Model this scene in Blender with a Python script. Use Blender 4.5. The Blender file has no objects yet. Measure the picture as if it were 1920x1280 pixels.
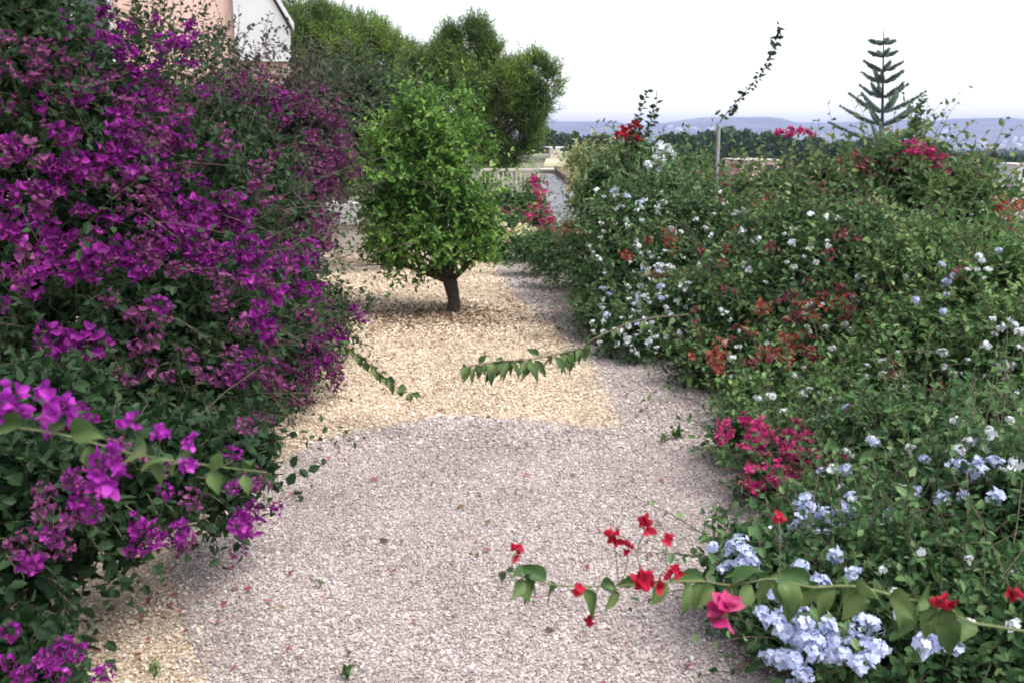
import bpy, math, random
import numpy as np
from mathutils import Vector, Matrix

# ------------------------------------------------------------ camera, sky, sun, exposure
SC = bpy.context.scene
COL = SC.collection
CAM_H = 1.7
F = 1867.0                                   # focal length in px of the 1920 px wide photograph
PITCH = math.atan(390.0 / F)                 # horizon at y = 250
cd = bpy.data.cameras.new('camera')
cam = bpy.data.objects.new('camera', cd)
COL.objects.link(cam)
cam.location = (0, 0, CAM_H)
cam.rotation_euler = (math.pi / 2 - PITCH, 0, 0)
cd.sensor_width = 36.0
cd.lens = 36.0 * F / 1920.0
cd.clip_start = 0.05
cd.clip_end = 20000
cd.dof.use_dof = True
cd.dof.focus_distance = 6.0
cd.dof.aperture_fstop = 9.0
SC.camera = cam

SUN_EL, SUN_AZ = math.radians(60), math.radians(125)      # azimuth from +Y towards +X
w = bpy.data.worlds.new('World')
SC.world = w
w.use_nodes = True
nt = w.node_tree
bg = nt.nodes['Background']
sky = nt.nodes.new('ShaderNodeTexSky')
sky.sky_type = 'NISHITA'
sky.sun_disc = False
sky.sun_elevation = SUN_EL
sky.sun_rotation = SUN_AZ
sky.altitude = 100
sky.air_density = 1.3
sky.dust_density = 1.2
sky.ozone_density = 1.0
hs = nt.nodes.new('ShaderNodeHueSaturation')
hs.inputs['Saturation'].default_value = 0.32
hs.inputs['Value'].default_value = 1.0
nt.links.new(sky.outputs[0], hs.inputs['Color'])
nt.links.new(hs.outputs[0], bg.inputs['Color'])
bg.inputs['Strength'].default_value = 0.115

sl = bpy.data.lights.new('sun', 'SUN')
sl.energy = 2.0
sl.angle = math.radians(34)
sl.color = (1.0, 0.96, 0.9)
sun = bpy.data.objects.new('sun', sl)
COL.objects.link(sun)
sun.location = (8, -6, 20)
sd = Vector((math.sin(SUN_AZ) * math.cos(SUN_EL), math.cos(SUN_AZ) * math.cos(SUN_EL), math.sin(SUN_EL)))
sun.rotation_euler = sd.to_track_quat('Z', 'Y').to_euler()

SC.view_settings.view_transform = 'Standard'
SC.view_settings.look = 'None'
SC.view_settings.gamma = 1.0
SC.view_settings.exposure = 1.48
SC.cycles.filter_width = 1.9
SC.cycles.max_bounces = 6
SC.cycles.volume_bounces = 0

R = np.random.default_rng(7)
random.seed(7)

# ------------------------------------------------------------ pixel <-> place
CP, SP = math.cos(PITCH), math.sin(PITCH)


def ray(px, py):
    a, b = (px - 960.0) / F, (640.0 - py) / F
    return np.array([a, CP + b * SP, -SP + b * CP])


def at(px, py, Y):
    d = ray(px, py)
    return np.array([0, 0, CAM_H]) + d * (Y / d[1])


def on_ground(px, py, z=0.0):
    d = ray(px, py)
    return np.array([0, 0, CAM_H]) + d * ((z - CAM_H) / d[2])


def B(px, py, Y, rx, rz, ry=None):
    """a lump of foliage: centre by sight line and depth, radii in px of that depth"""
    c = at(px, py, Y)
    k = Y / CP / F
    rx, rz = rx * k, rz * k
    return (*c, rx, ry if ry else (rx + rz) * .5, rz)


# ------------------------------------------------------------ materials
def mat(name):
    m = bpy.data.materials.new(name)
    m.use_nodes = True
    n = m.node_tree.nodes
    return m, n, m.node_tree.links, n['Principled BSDF']


def ramp(n, l, src, stops, interp='LINEAR'):
    r = n.new('ShaderNodeValToRGB')
    r.color_ramp.interpolation = interp
    e = r.color_ramp.elements
    while len(e) < len(stops):
        e.new(0.5)
    for x, (p, c) in zip(e, stops):
        x.position = p
        x.color = (*c, 1)
    l.new(src, r.inputs[0])
    return r.outputs[0]


def leaf_mat(name, stops, rough=.55, trans=.38, nscale=2.5, namt=.45, spec=.2):
    m, n, l, p = mat(name)
    g = n.new('ShaderNodeNewGeometry')
    tc = n.new('ShaderNodeTexCoord')
    nz = n.new('ShaderNodeTexNoise')
    nz.inputs['Scale'].default_value = nscale
    nz.inputs['Detail'].default_value = 2
    l.new(tc.outputs['Object'], nz.inputs['Vector'])
    mx = n.new('ShaderNodeMix')
    mx.data_type = 'FLOAT'
    mx.inputs[0].default_value = namt
    l.new(g.outputs['Random Per Island'], mx.inputs[2])
    st = n.new('ShaderNodeMapRange')
    st.inputs[1].default_value = .3
    st.inputs[2].default_value = .7
    l.new(nz.outputs['Fac'], st.inputs[0])
    l.new(st.outputs[0], mx.inputs[3])
    c = ramp(n, l, mx.outputs[0], stops)
    l.new(c, p.inputs['Base Color'])
    p.inputs['Roughness'].default_value = rough
    p.inputs['Specular IOR Level'].default_value = spec
    if trans:
        t = n.new('ShaderNodeBsdfTranslucent')
        l.new(c, t.inputs['Color'])
        s = n.new('ShaderNodeMixShader')
        s.inputs[0].default_value = trans
        l.new(p.outputs[0], s.inputs[1])
        l.new(t.outputs[0], s.inputs[2])
        l.new(s.outputs[0], n['Material Output'].inputs[0])
    return m


def noise_mat(name, stops, scale=6, rough=.85, bump=.3, detail=6, bscale=None, coord='Object'):
    m, n, l, p = mat(name)
    tc = n.new('ShaderNodeTexCoord')
    nz = n.new('ShaderNodeTexNoise')
    nz.inputs['Scale'].default_value = scale
    nz.inputs['Detail'].default_value = detail
    l.new(tc.outputs[coord], nz.inputs['Vector'])
    l.new(ramp(n, l, nz.outputs['Fac'], stops), p.inputs['Base Color'])
    p.inputs['Roughness'].default_value = rough
    if bump:
        b = n.new('ShaderNodeBump')
        b.inputs['Strength'].default_value = bump
        b.inputs['Distance'].default_value = .02
        nb = n.new('ShaderNodeTexNoise')
        nb.inputs['Scale'].default_value = bscale or scale * 4
        nb.inputs['Detail'].default_value = 5
        l.new(tc.outputs[coord], nb.inputs['Vector'])
        l.new(nb.outputs['Fac'], b.inputs['Height'])
        l.new(b.outputs[0], p.inputs['Normal'])
    return m


M = {}
M['boug_leaf'] = leaf_mat('boug_leaf', [(0, (.008, .022, .010)), (.45, (.022, .052, .020)), (.75, (.045, .085, .035)), (1, (.10, .13, .06))])
M['boug_leaf_far'] = leaf_mat('boug_leaf_far', [(0, (.025, .035, .022)), (.5, (.05, .07, .04)), (.8, (.10, .06, .08)), (1, (.12, .12, .07))])
M['hedge_leaf'] = leaf_mat('hedge_leaf', [(0, (.015, .045, .018)), (.4, (.048, .108, .038)), (.7, (.12, .20, .066)), (1, (.32, .40, .19))])
M['hedge_leaf_warm'] = leaf_mat('hedge_leaf_warm', [(0, (.020, .050, .019)), (.4, (.068, .128, .044)), (.7, (.16, .235, .078)), (.9, (.27, .19, .10)), (1, (.36, .40, .20))])
M['plumb_leaf'] = leaf_mat('plumb_leaf', [(0, (.018, .052, .020)), (.4, (.055, .122, .044)), (.75, (.125, .22, .080)), (1, (.30, .39, .20))])
M['light_leaf'] = leaf_mat('light_leaf', [(0, (.020, .058, .020)), (.5, (.078, .165, .046)), (1, (.27, .38, .15))])
M['citrus_leaf'] = leaf_mat('citrus_leaf', [(0, (.028, .085, .016)), (.4, (.085, .19, .036)), (.75, (.18, .31, .062)), (1, (.33, .45, .15))], rough=.4, trans=.35)
M['pine_needle'] = leaf_mat('pine_needle', [(0, (.035, .075, .022)), (.45, (.11, .20, .045)), (.8, (.22, .34, .065)), (1, (.34, .44, .10))], trans=.42, nscale=1.1, namt=.7)
M['oleander_leaf'] = leaf_mat('oleander_leaf', [(0, (.02, .04, .02)), (.5, (.05, .085, .045)), (1, (.13, .16, .09))])
M['cream_leaf'] = leaf_mat('cream_leaf', [(0, (.08, .13, .04)), (.4, (.24, .28, .11)), (1, (.60, .54, .30))])
M['norfolk_leaf'] = leaf_mat('norfolk_leaf', [(0, (.07, .10, .09)), (.5, (.13, .18, .155)), (1, (.24, .30, .26))], trans=.05)
M['far_leaf'] = leaf_mat('far_leaf', [(0, (.02, .04, .02)), (.5, (.04, .07, .03)), (1, (.09, .12, .05))], trans=.1, nscale=.3, namt=.6)
M['big_leaf'] = leaf_mat('big_leaf', [(0, (.022, .058, .018)), (.5, (.048, .098, .028)), (1, (.15, .20, .07))], rough=.42, trans=.28, nscale=14, namt=.8)


M['spray_leaf'] = leaf_mat('spray_leaf', [(0, (.02, .05, .02)), (.5, (.05, .095, .03)), (1, (.15, .20, .07))], rough=.45, trans=.3, nscale=14, namt=.7)


def bract_mat(name, stops, trans=.35):
    return leaf_mat(name, stops, rough=.7, trans=trans, nscale=6, namt=.4, spec=.15)


M['magenta'] = bract_mat('magenta', [(0, (.055, .006, .055)), (.35, (.13, .012, .125)), (.7, (.27, .018, .25)), (.9, (.42, .05, .36)), (1, (.62, .16, .52))])
M['magenta_dull'] = bract_mat('magenta_dull', [(0, (.06, .018, .045)), (.5, (.16, .035, .12)), (1, (.30, .10, .22))])
M['magenta_bright'] = bract_mat('magenta_bright', [(0, (.20, .014, .22)), (.5, (.34, .025, .36)), (1, (.54, .09, .52))])
M['crimson'] = bract_mat('crimson', [(0, (.16, .004, .015)), (.5, (.36, .008, .03)), (1, (.52, .03, .07))])
M['coral'] = bract_mat('coral', [(0, (.20, .04, .03)), (.5, (.38, .10, .075)), (1, (.55, .24, .18))])
M['pink'] = bract_mat('pink', [(0, (.24, .012, .08)), (.5, (.46, .03, .16)), (1, (.62, .14, .28))])
M['rose_dull'] = bract_mat('rose_dull', [(0, (.14, .03, .05)), (.5, (.28, .07, .10)), (1, (.42, .18, .18))])
M['blue'] = bract_mat('blue', [(0, (.36, .42, .66)), (.5, (.58, .63, .82)), (1, (.80, .82, .92))])
M['white'] = bract_mat('white', [(0, (.60, .64, .70)), (.5, (.76, .78, .80)), (1, (.88, .88, .86))])
M['cream'] = bract_mat('cream', [(0, (.7, .6, .35)), (1, (.85, .8, .6))])
M['dry'] = bract_mat('dry', [(0, (.05, .03, .018)), (.5, (.13, .075, .04)), (1, (.26, .17, .10))], trans=0)
M['stem'] = noise_mat('stem', [(.3, (.045, .03, .02)), (.7, (.13, .10, .065))], 30)
M['stem_green'] = noise_mat('stem_green', [(.3, (.07, .10, .035)), (.7, (.16, .17, .07))], 30)
M['stem_pale'] = noise_mat('stem_pale', [(.3, (.20, .19, .13)), (.7, (.34, .30, .22))], 30)
M['bark'] = noise_mat('bark', [(.3, (.018, .013, .009)), (.7, (.07, .052, .038))], 25, bump=.8)
M['soil'] = noise_mat('soil', [(.3, (.10, .075, .05)), (.7, (.22, .17, .12))], 8, bump=.8)
M['land'] = noise_mat('land', [(.35, (.045, .065, .025)), (.5, (.10, .10, .05)), (.62, (.20, .17, .10)), (.75, (.07, .09, .035))], .06, bump=0)
M['hill'] = noise_mat('hill', [(.3, (.03, .04, .03)), (.5, (.06, .07, .05)), (.7, (.13, .12, .09))], .006, bump=0, detail=8)
M['peach'] = noise_mat('peach', [(.3, (.50, .33, .28)), (.7, (.60, .42, .36))], 1.2, bump=.25, bscale=60)
M['plaster'] = noise_mat('plaster', [(.3, (.44, .43, .45)), (.7, (.54, .53, .54))], 1.5, bump=.25, bscale=60)
M['warm_plaster'] = noise_mat('warm_plaster', [(.3, (.42, .36, .31)), (.7, (.52, .45, .40))], 1.5, bump=.25, bscale=60)
M['base_stone'] = noise_mat('base_stone', [(.3, (.13, .10, .08)), (.7, (.24, .19, .15))], 5, bump=.6)
M['roof'] = noise_mat('roof', [(.3, (.34, .14, .08)), (.7, (.50, .25, .16))], 4, bump=.4)
M['metal'] = noise_mat('metal', [(.3, (.40, .36, .34)), (.7, (.52, .46, .42))], 10, rough=.5, bump=.1)
M['post'] = noise_mat('post', [(.3, (.20, .19, .185)), (.7, (.32, .31, .30))], 14, rough=.6, bump=.2)
M['wood'] = noise_mat('wood', [(.3, (.10, .055, .03)), (.7, (.2, .11, .06))], 12)
gm, gn, gl, gp = mat('glass')
gp.inputs['Base Color'].default_value = (.03, .035, .04, 1)
gp.inputs['Roughness'].default_value = .08
M['glass'] = gm


def stone_mat(name, stops, sheet=False):
    m, n, l, p = mat(name)
    tc = n.new('ShaderNodeTexCoord')
    if sheet:                                    # close-packed pebbles: one colour per cell, gaps by bump
        v = n.new('ShaderNodeTexVoronoi')
        v.inputs['Scale'].default_value = 62
        l.new(tc.outputs['Object'], v.inputs['Vector'])
        sp = n.new('ShaderNodeSeparateColor')
        l.new(v.outputs['Color'], sp.inputs[0])
        src = sp.outputs[0]
        b = n.new('ShaderNodeBump')
        b.invert = True
        b.inputs['Strength'].default_value = 1
        b.inputs['Distance'].default_value = .012
        l.new(v.outputs['Distance'], b.inputs['Height'])
        l.new(b.outputs[0], p.inputs['Normal'])
    else:
        g = n.new('ShaderNodeNewGeometry')
        src = g.outputs['Random Per Island']
    c = ramp(n, l, src, stops)
    nz = n.new('ShaderNodeTexNoise')
    nz.inputs['Scale'].default_value = 1.6
    nz.inputs['Detail'].default_value = 3
    l.new(tc.outputs['Object'], nz.inputs['Vector'])
    hv = n.new('ShaderNodeHueSaturation')
    mr = n.new('ShaderNodeMapRange')
    mr.inputs[1].default_value = .3
    mr.inputs[2].default_value = .7
    mr.inputs[3].default_value = .84
    mr.inputs[4].default_value = 1.12
    l.new(nz.outputs['Fac'], mr.inputs[0])
    l.new(mr.outputs[0], hv.inputs['Value'])
    l.new(c, hv.inputs['Color'])
    l.new(hv.outputs[0], p.inputs['Base Color'])
    p.inputs['Roughness'].default_value = .85
    return m


MAUVE = [(0, (.18, .142, .134)), (.2, (.29, .235, .222)), (.5, (.36, .300, .285)), (.8, (.43, .372, .355)), (.95, (.52, .465, .445)), (1, (.66, .62, .60))]
TAN = [(0, (.22, .16, .11)), (.15, (.39, .30, .215)), (.6, (.55, .44, .33)), (.9, (.65, .545, .42)), (1, (.78, .71, .60))]
M['mauve_sheet'] = stone_mat('mauve_sheet', MAUVE, True)
M['tan_sheet'] = stone_mat('tan_sheet', TAN, True)
M['mauve_stone'] = stone_mat('mauve_stone', MAUVE)
M['tan_stone'] = stone_mat('tan_stone', TAN)


# ------------------------------------------------------------ objects and tags
def tag(o, label=None, cat=None, group=None, kind=None):
    if label:
        o['label'] = label
    if cat:
        o['category'] = cat
    if group:
        o['group'] = group
    if kind:
        o['kind'] = kind
    return o


def empty(name, loc, label=None, cat=None, group=None):
    o = bpy.data.objects.new(name, None)
    COL.objects.link(o)
    o.location = [float(v) for v in loc]
    o.empty_display_size = .1
    return tag(o, label, cat, group)


def link(name, me, parent=None, world=True):
    """link a mesh whose vertices are in world coordinates under a parent Empty"""
    o = bpy.data.objects.new(name, me)
    COL.objects.link(o)
    if parent is not None:
        o.parent = parent
        if world:
            off = Vector((0, 0, 0))
            q = parent
            while q is not None:
                off += Vector(q.location)
                q = q.parent
            o.location = -off
    return o


def npmesh(name, V, faces, m, smooth=False):
    """faces: (n, k) array of quads or triangles"""
    me = bpy.data.meshes.new(name)
    V = np.ascontiguousarray(V, dtype=np.float32).reshape(-1, 3)
    faces = np.ascontiguousarray(faces, dtype=np.int32)
    n, k = faces.shape
    me.vertices.add(len(V))
    me.vertices.foreach_set('co', V.ravel())
    me.loops.add(n * k)
    me.loops.foreach_set('vertex_index', faces.ravel())
    me.polygons.add(n)
    me.polygons.foreach_set('loop_start', np.arange(0, n * k, k, dtype=np.int32))
    me.polygons.foreach_set('loop_total', np.full(n, k, dtype=np.int32))
    me.polygons.foreach_set('use_smooth', np.full(n, smooth))
    me.update(calc_edges=True)
    me.materials.append(m)
    return me


def unit(a):
    return a / np.maximum(np.linalg.norm(a, axis=-1, keepdims=True), 1e-9)


def rnd_unit(n, rng=R):
    return unit(rng.normal(size=(n, 3)))


def leaves(P, A, N, L, W, fold=.25, curl=.15):
    """n leaves: base P, axis A, face normal N, length L, half width W*L; six vertices, two quads each"""
    n = len(P)
    L = np.broadcast_to(L, (n,))[:, None]
    A = unit(A)
    S = unit(np.cross(N, A))
    U = np.cross(A, S)
    wv = L * W
    v = np.empty((n, 6, 3))
    v[:, 0] = P
    v[:, 1] = P + A * L * .33 + S * wv + U * wv * fold
    v[:, 2] = P + A * L * .72 + S * wv * .72 + U * (wv * fold * .6 - L * curl * .5)
    v[:, 3] = P + A * L - U * L * curl
    v[:, 4] = P + A * L * .72 - S * wv * .72 + U * (wv * fold * .6 - L * curl * .5)
    v[:, 5] = P + A * L * .33 - S * wv + U * wv * fold
    i = np.arange(n)[:, None] * 6
    f = np.concatenate([i + np.array([[0, 1, 2, 3]]), i + np.array([[0, 3, 4, 5]])])
    return v.reshape(-1, 3), f


def tubes(paths, r0, r1, sides=4):
    """paths (n, m, 3) -> joined tapering tubes; r0, r1 arrays or scalars"""
    paths = np.asarray(paths, dtype=float)
    n, m, _ = paths.shape
    T = unit(np.gradient(paths, axis=1))
    ref = np.where(np.abs(T[..., 2:3]) > .9, np.array([1., 0, 0]), np.array([0, 0, 1.]))
    a = unit(np.cross(T, ref))
    b = np.cross(T, a)
    t = np.linspace(0, 1, m)[None, :]
    rr = np.broadcast_to(np.asarray(r0, float).reshape(-1, 1), (n, 1)) * (1 - t) + np.broadcast_to(np.asarray(r1, float).reshape(-1, 1), (n, 1)) * t
    ang = np.linspace(0, 2 * math.pi, sides, endpoint=False)
    V = paths[:, :, None, :] + rr[:, :, None, None] * (np.cos(ang)[None, None, :, None] * a[:, :, None, :] + np.sin(ang)[None, None, :, None] * b[:, :, None, :])
    idx = np.arange(n * m * sides).reshape(n, m, sides)
    nx = np.roll(idx, -1, axis=2)
    f = np.stack([idx[:, :-1], nx[:, :-1], nx[:, 1:], idx[:, 1:]], -1).reshape(-1, 4)
    return V.reshape(-1, 3), f


def join(parts):
    V, Fs, o = [], [], 0
    for v, f in parts:
        V.append(v)
        Fs.append(f + o)
        o += len(v)
    return np.concatenate(V), np.concatenate(Fs)


def bez(pts, n):
    """Catmull-Rom through points"""
    p = np.asarray(pts, float)
    p = np.vstack([2 * p[0] - p[1], p, 2 * p[-1] - p[-2]])
    out = []
    seg = len(p) - 3
    for t in np.linspace(0, seg - 1e-6, n):
        i = int(t)
        u = t - i
        a, b, c, d = p[i:i + 4]
        out.append(.5 * (2 * b + (c - a) * u + (2 * a - 5 * b + 4 * c - d) * u * u + (3 * b - a - 3 * c + d) * u ** 3))
    return np.array(out)


def box(x0, x1, y0, y1, z0, z1):
    v = np.array([(x, y, z) for z in (z0, z1) for y in (y0, y1) for x in (x0, x1)], float)
    f = np.array([(0, 2, 3, 1), (4, 5, 7, 6), (0, 1, 5, 4), (2, 6, 7, 3), (0, 4, 6, 2), (1, 3, 7, 5)])
    return v, f


def bevel(o, wd=.01):
    b = o.modifiers.new('bevel', 'BEVEL')
    b.width = wd
    b.segments = 2
    return o


# ------------------------------------------------------------ foliage volumes
def wob(p):
    return (np.sin(p[..., 0] * 7.1 + p[..., 2] * 3.3) + np.sin(p[..., 1] * 6.3 - p[..., 2] * 5.1 + 1.3) + np.sin(p[..., 0] * 12.7 + p[..., 1] * 9.1 + p[..., 2] * 11.3)) / 3


CLUMP = [1.9]
LONG = [.13]


def depth_in(P, blobs):
    """largest 1 - scaled radius over the lumps (positive inside)"""
    b = np.asarray(blobs)
    q = (P[:, None, :] - b[None, :, :3]) / b[None, :, 3:]
    return (1 - np.linalg.norm(q, axis=2)).max(1)


def surface(blobs, n, rin=.72, rout=1.0, rng=R, front=.6, zmin=.05):
    b = np.asarray(blobs)
    a = (b[:, 3] * b[:, 4] + b[:, 4] * b[:, 5] + b[:, 3] * b[:, 5])
    pts, nrm = [], []
    got = 0
    while got < n:
        k = n * 3
        i = rng.choice(len(b), k, p=a / a.sum())
        u = rnd_unit(k, rng)
        flip = (rng.random(k) < front) & (u[:, 1] > .2)
        u[flip, 1] *= -1
        dn = (u[:, 2] < -.3) & (rng.random(k) < .5)
        u[dn, 2] *= -1
        r = rin + (rout - rin) * rng.random(k) ** .7
        P = b[i, :3] + u * b[i, 3:] * r[:, None]
        P = P + unit(u / b[i, 3:]) * (wob(P) * .13 * b[i, 3:].mean(1))[:, None]
        ok = (depth_in(P, blobs) < 1 - rin + .06) & (P[:, 2] > zmin)
        cl = wob(P * CLUMP[0] + 3.7)
        ok &= rng.random(k) < np.clip(.55 + cl * 1.5, .04, 1)
        pts.append(P[ok])
        nrm.append(unit(u / b[i, 3:])[ok])
        got += ok.sum()
    return np.concatenate(pts)[:n], np.concatenate(nrm)[:n]


def shoots(S, D, L, per, leaf, wid, droop=.25, rng=R, spread=.8, jitter=.4, up=.5):
    """leafy shoots from S along D: leaves and stem paths"""
    n = len(S)
    L = L * (.6 + .8 * rng.random(n))
    t = np.linspace(.08, 1, per)[None, :, None]
    side = rnd_unit(n, rng) * .18
    Ln = L[:, None, None]

    def pos(t):
        return S[:, None] + D[:, None] * Ln * t + (side[:, None] - np.array([0, 0, droop])) * Ln * t * t
    P = pos(t)
    T = unit(D[:, None] + 2 * (side[:, None] - np.array([0, 0, droop])) * t)
    ph = (rng.random((n, 1)) * 6.28 + np.arange(per)[None, :] * 2.4)[..., None]
    a = unit(np.cross(T, np.array([.13, .2, 1.])))
    b = np.cross(T, a)
    rad = np.cos(ph) * a + np.sin(ph) * b
    A = unit(T * .5 + rad * spread + rng.normal(size=(n, per, 3)) * jitter)
    N = unit(rng.normal(size=(n, per, 3)) * .55 + np.array([0, 0, up * 1.6]) + T * .3)
    ls = leaf * (.55 + .75 * rng.random((n, per))) * (1.12 - .45 * t[..., 0])
    stem = pos(np.linspace(0, 1, 4)[None, :, None])
    return (P.reshape(-1, 3), A.reshape(-1, 3), N.reshape(-1, 3), ls.reshape(-1)), stem


OUT = [.13]


def hit(px, py, blobs, y0=.8, y1=22):
    Y = np.arange(y0, y1, .02)
    d = ray(px, py)
    P = np.array([0, 0, CAM_H])[None] + d[None] * (Y / d[1])[:, None]
    b = np.asarray(blobs)
    k = (P[:, None, :] - b[None, :, :3]) / b[None, :, 3:]
    q = ((1 - np.linalg.norm(k, axis=2)) * b[None, :, 3:].min(2)).max(1) > -OUT[0]
    if not q.any():
        return None
    return P[np.argmax(q)] - unit(d) * .02


# ---- flower heads (shared meshes)
def stalks(c, spread):
    a = np.tile(np.array([0, 0, -spread * .9]), (len(c), 1))
    return tubes(np.stack([a, (a + c) / 2, c], 1), .0009, .0006, 3)


def bract_head(n, size, spread, m, seed, name='flower_cluster'):
    rng = np.random.default_rng(seed)
    c = rnd_unit(n, rng) * spread * rng.random((n, 1)) ** .4
    c[:, 2] *= .8
    ax = unit(c + rng.normal(size=(n, 3)) * .3 * spread)
    a = unit(np.cross(ax, rnd_unit(n, rng)))
    b = np.cross(ax, a)
    P, A, N, L = [], [], [], []
    for k in range(3):
        ph = k * 2.094
        rad = math.cos(ph) * a + math.sin(ph) * b
        P.append(c)
        A.append(unit(rad * .75 + ax * .75))
        N.append(unit(ax - rad * .8))
        L.append(size * (.75 + .5 * rng.random(n)))
    v, f = join([leaves(np.concatenate(P), np.concatenate(A), np.concatenate(N), np.concatenate(L), .40, .35, .1), stalks(c, spread)])
    return npmesh(name, v, f, m)


def petal_head(n, size, spread, m, seed, name='flower_cluster', petals=5):
    rng = np.random.default_rng(seed)
    c = rnd_unit(n, rng) * spread * (.6 + .4 * rng.random((n, 1)))
    c[:, 2] = np.abs(c[:, 2]) * .7
    ax = unit(c + rng.normal(size=(n, 3)) * .25 * spread)
    a = unit(np.cross(ax, rnd_unit(n, rng)))
    b = np.cross(ax, a)
    P, A, N, L = [], [], [], []
    for k in range(petals):
        ph = k * 2 * math.pi / petals
        rad = math.cos(ph) * a + math.sin(ph) * b
        P.append(c)
        A.append(unit(rad + ax * .12))
        N.append(ax)
        L.append(size * (.85 + .3 * rng.random(n)))
    v, f = join([leaves(np.concatenate(P), np.concatenate(A), np.concatenate(N), np.concatenate(L), .42, .08, .05), stalks(c, spread)])
    return npmesh(name, v, f, m)


HEADS = {}
for key, m, n, s, sp in (('magenta', 'magenta', 13, .026, .042), ('magenta_dull', 'magenta_dull', 12, .024, .045), ('magenta_bright', 'magenta_bright', 9, .034, .034),
                         ('crimson', 'crimson', 8, .024, .03), ('coral', 'coral', 10, .024, .04), ('pink', 'pink', 10, .026, .036), ('rose_dull', 'rose_dull', 9, .022, .036)):
    HEADS[key] = [bract_head(n + i, s, sp * (1 + .12 * i), M[m], 50 + i) for i in range(4)]
HEADS['crimson_tight'] = [bract_head(6, .017, .011, M['crimson'], 70 + i) for i in range(4)]
HEADS['pink_tight'] = [bract_head(7, .026, .012, M['pink'], 76 + i) for i in range(2)]
HEADS['blue'] = [petal_head(13 + 2 * i, .0125, .032, M['blue'], 80 + i) for i in range(4)]
HEADS['white'] = [petal_head(6 + 2 * i, .014, .028, M['white'], 90 + i) for i in range(4)]
HEADS['cream'] = [petal_head(9 + 2 * i, .03, .07, M['cream'], 95 + i) for i in range(3)]
HEADS['tiny_blue'] = [petal_head(4 + i, .0125, .026, M['white'], 99 + i) for i in range(4)]


def place_heads(parent, kind, pts, scale=1.0, cap=95, label=None, rng=R):
    """individual flower heads as children of the plant; beyond the cap they join one mesh"""
    pts = np.asarray(pts)
    if not len(pts):
        return
    d = np.linalg.norm(pts - np.array([0, 0, CAM_H]), axis=1)
    pts = pts[np.argsort(d)]
    hs_ = HEADS[kind]
    rest = []
    base = Vector(parent.location)
    for i, p in enumerate(pts):
        s = scale * (.65 + .7 * rng.random())
        mtx = Matrix.Translation(Vector(p) - base) @ Matrix.Rotation(rng.random() * 6.28, 4, 'Z') @ Matrix.Rotation(rng.normal() * .5, 4, 'X') @ Matrix.Diagonal((s, s * (.8 + .4 * rng.random()), s * (.7 + .5 * rng.random()), 1))
        me = hs_[int(rng.integers(len(hs_)))]
        if i < cap:
            o = bpy.data.objects.new('flower_cluster', me)
            COL.objects.link(o)
            o.parent = parent
            o.matrix_local = mtx
            if label:
                o['label'] = label
        else:
            v = np.empty(len(me.vertices) * 3)
            me.vertices.foreach_get('co', v)
            v = v.reshape(-1, 3)
            mm = np.array(mtx)
            f = np.empty(len(me.polygons) * 4, dtype=np.int32)
            me.loops.foreach_get('vertex_index', f)
            rest.append((v @ mm[:3, :3].T + mm[:3, 3] + np.array(base), f.reshape(-1, 4)))
    if rest:
        v, f = join(rest)
        o = link('blossoms', npmesh('blossoms', v, f, hs_[0].materials[0]), parent)
        o['kind'] = 'stuff'


def shrub(name, label, cat, base, blobs, n, leaf, m,  L=.28, per=11, wid=.3, group=None, stem_m='stem', front=.6, droop=.25, inner=.5, upb=.45, seed=1, trunks=None, zmin=.05, fold=.25):
    rng = np.random.default_rng(seed)
    root = empty(name, base, label, cat, group)
    leaf *= 1.28
    n = int(n * .72)
    S, D = surface(blobs, n, .5, .9, rng, front, zmin)
    D = unit(D + rng.normal(size=D.shape) * .45 + np.array([0, 0, upb]))
    lm = np.where(rng.random(n) < LONG[0], 2.3, .85)
    lv, st = shoots(S, D, L * lm, per, leaf, wid, droop, rng)
    k = int(n * inner)
    S2, D2 = surface(blobs, k, .30, .68, rng, front, zmin)
    lv2, st2 = shoots(S2, unit(D2 + rnd_unit(k, rng) * .8), L * 1.1, per, leaf * 1.15, wid, droop, rng)
    parts = []
    for q in (lv, lv2):
        keep = q[0][:, 2] > .01
        parts.append(leaves(q[0][keep], q[1][keep], q[2][keep], q[3][keep], wid, fold))
    v, f = join(parts)
    link('foliage', npmesh('foliage', v, f, M[m]), root)
    tv, tf = tubes(st, .0030, .0014, 3)
    link('twigs', npmesh('twigs', tv, tf, M[stem_m]), root)
    # main stems from the base into the lumps
    bl = np.asarray(blobs)
    g = []
    for i in range(len(bl)):
        c = bl[i, :3]
        b0 = np.array(base) + np.array([rng.normal() * .06, rng.normal() * .06, 0])
        mid = (b0 + c) / 2 + np.array([rng.normal() * .08, rng.normal() * .08, .12 * abs(rng.normal())])
        path = bez([b0, mid, c], 12)
        g.append(tubes(path[None], .018 + .01 * rng.random(), .006, 6))
        for _ in range(5):
            e = c + rnd_unit(1, rng)[0] * bl[i, 3:] * .75
            e[2] = max(e[2], .05)
            g.append(tubes(bez([path[7], (path[9] + e) / 2 + rng.normal(size=3) * .05, e], 7)[None], .008, .003, 4))
    v, f = join(g)
    link('main_stems', npmesh('main_stems', v, f, M[stem_m], True), root)
    return root


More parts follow.
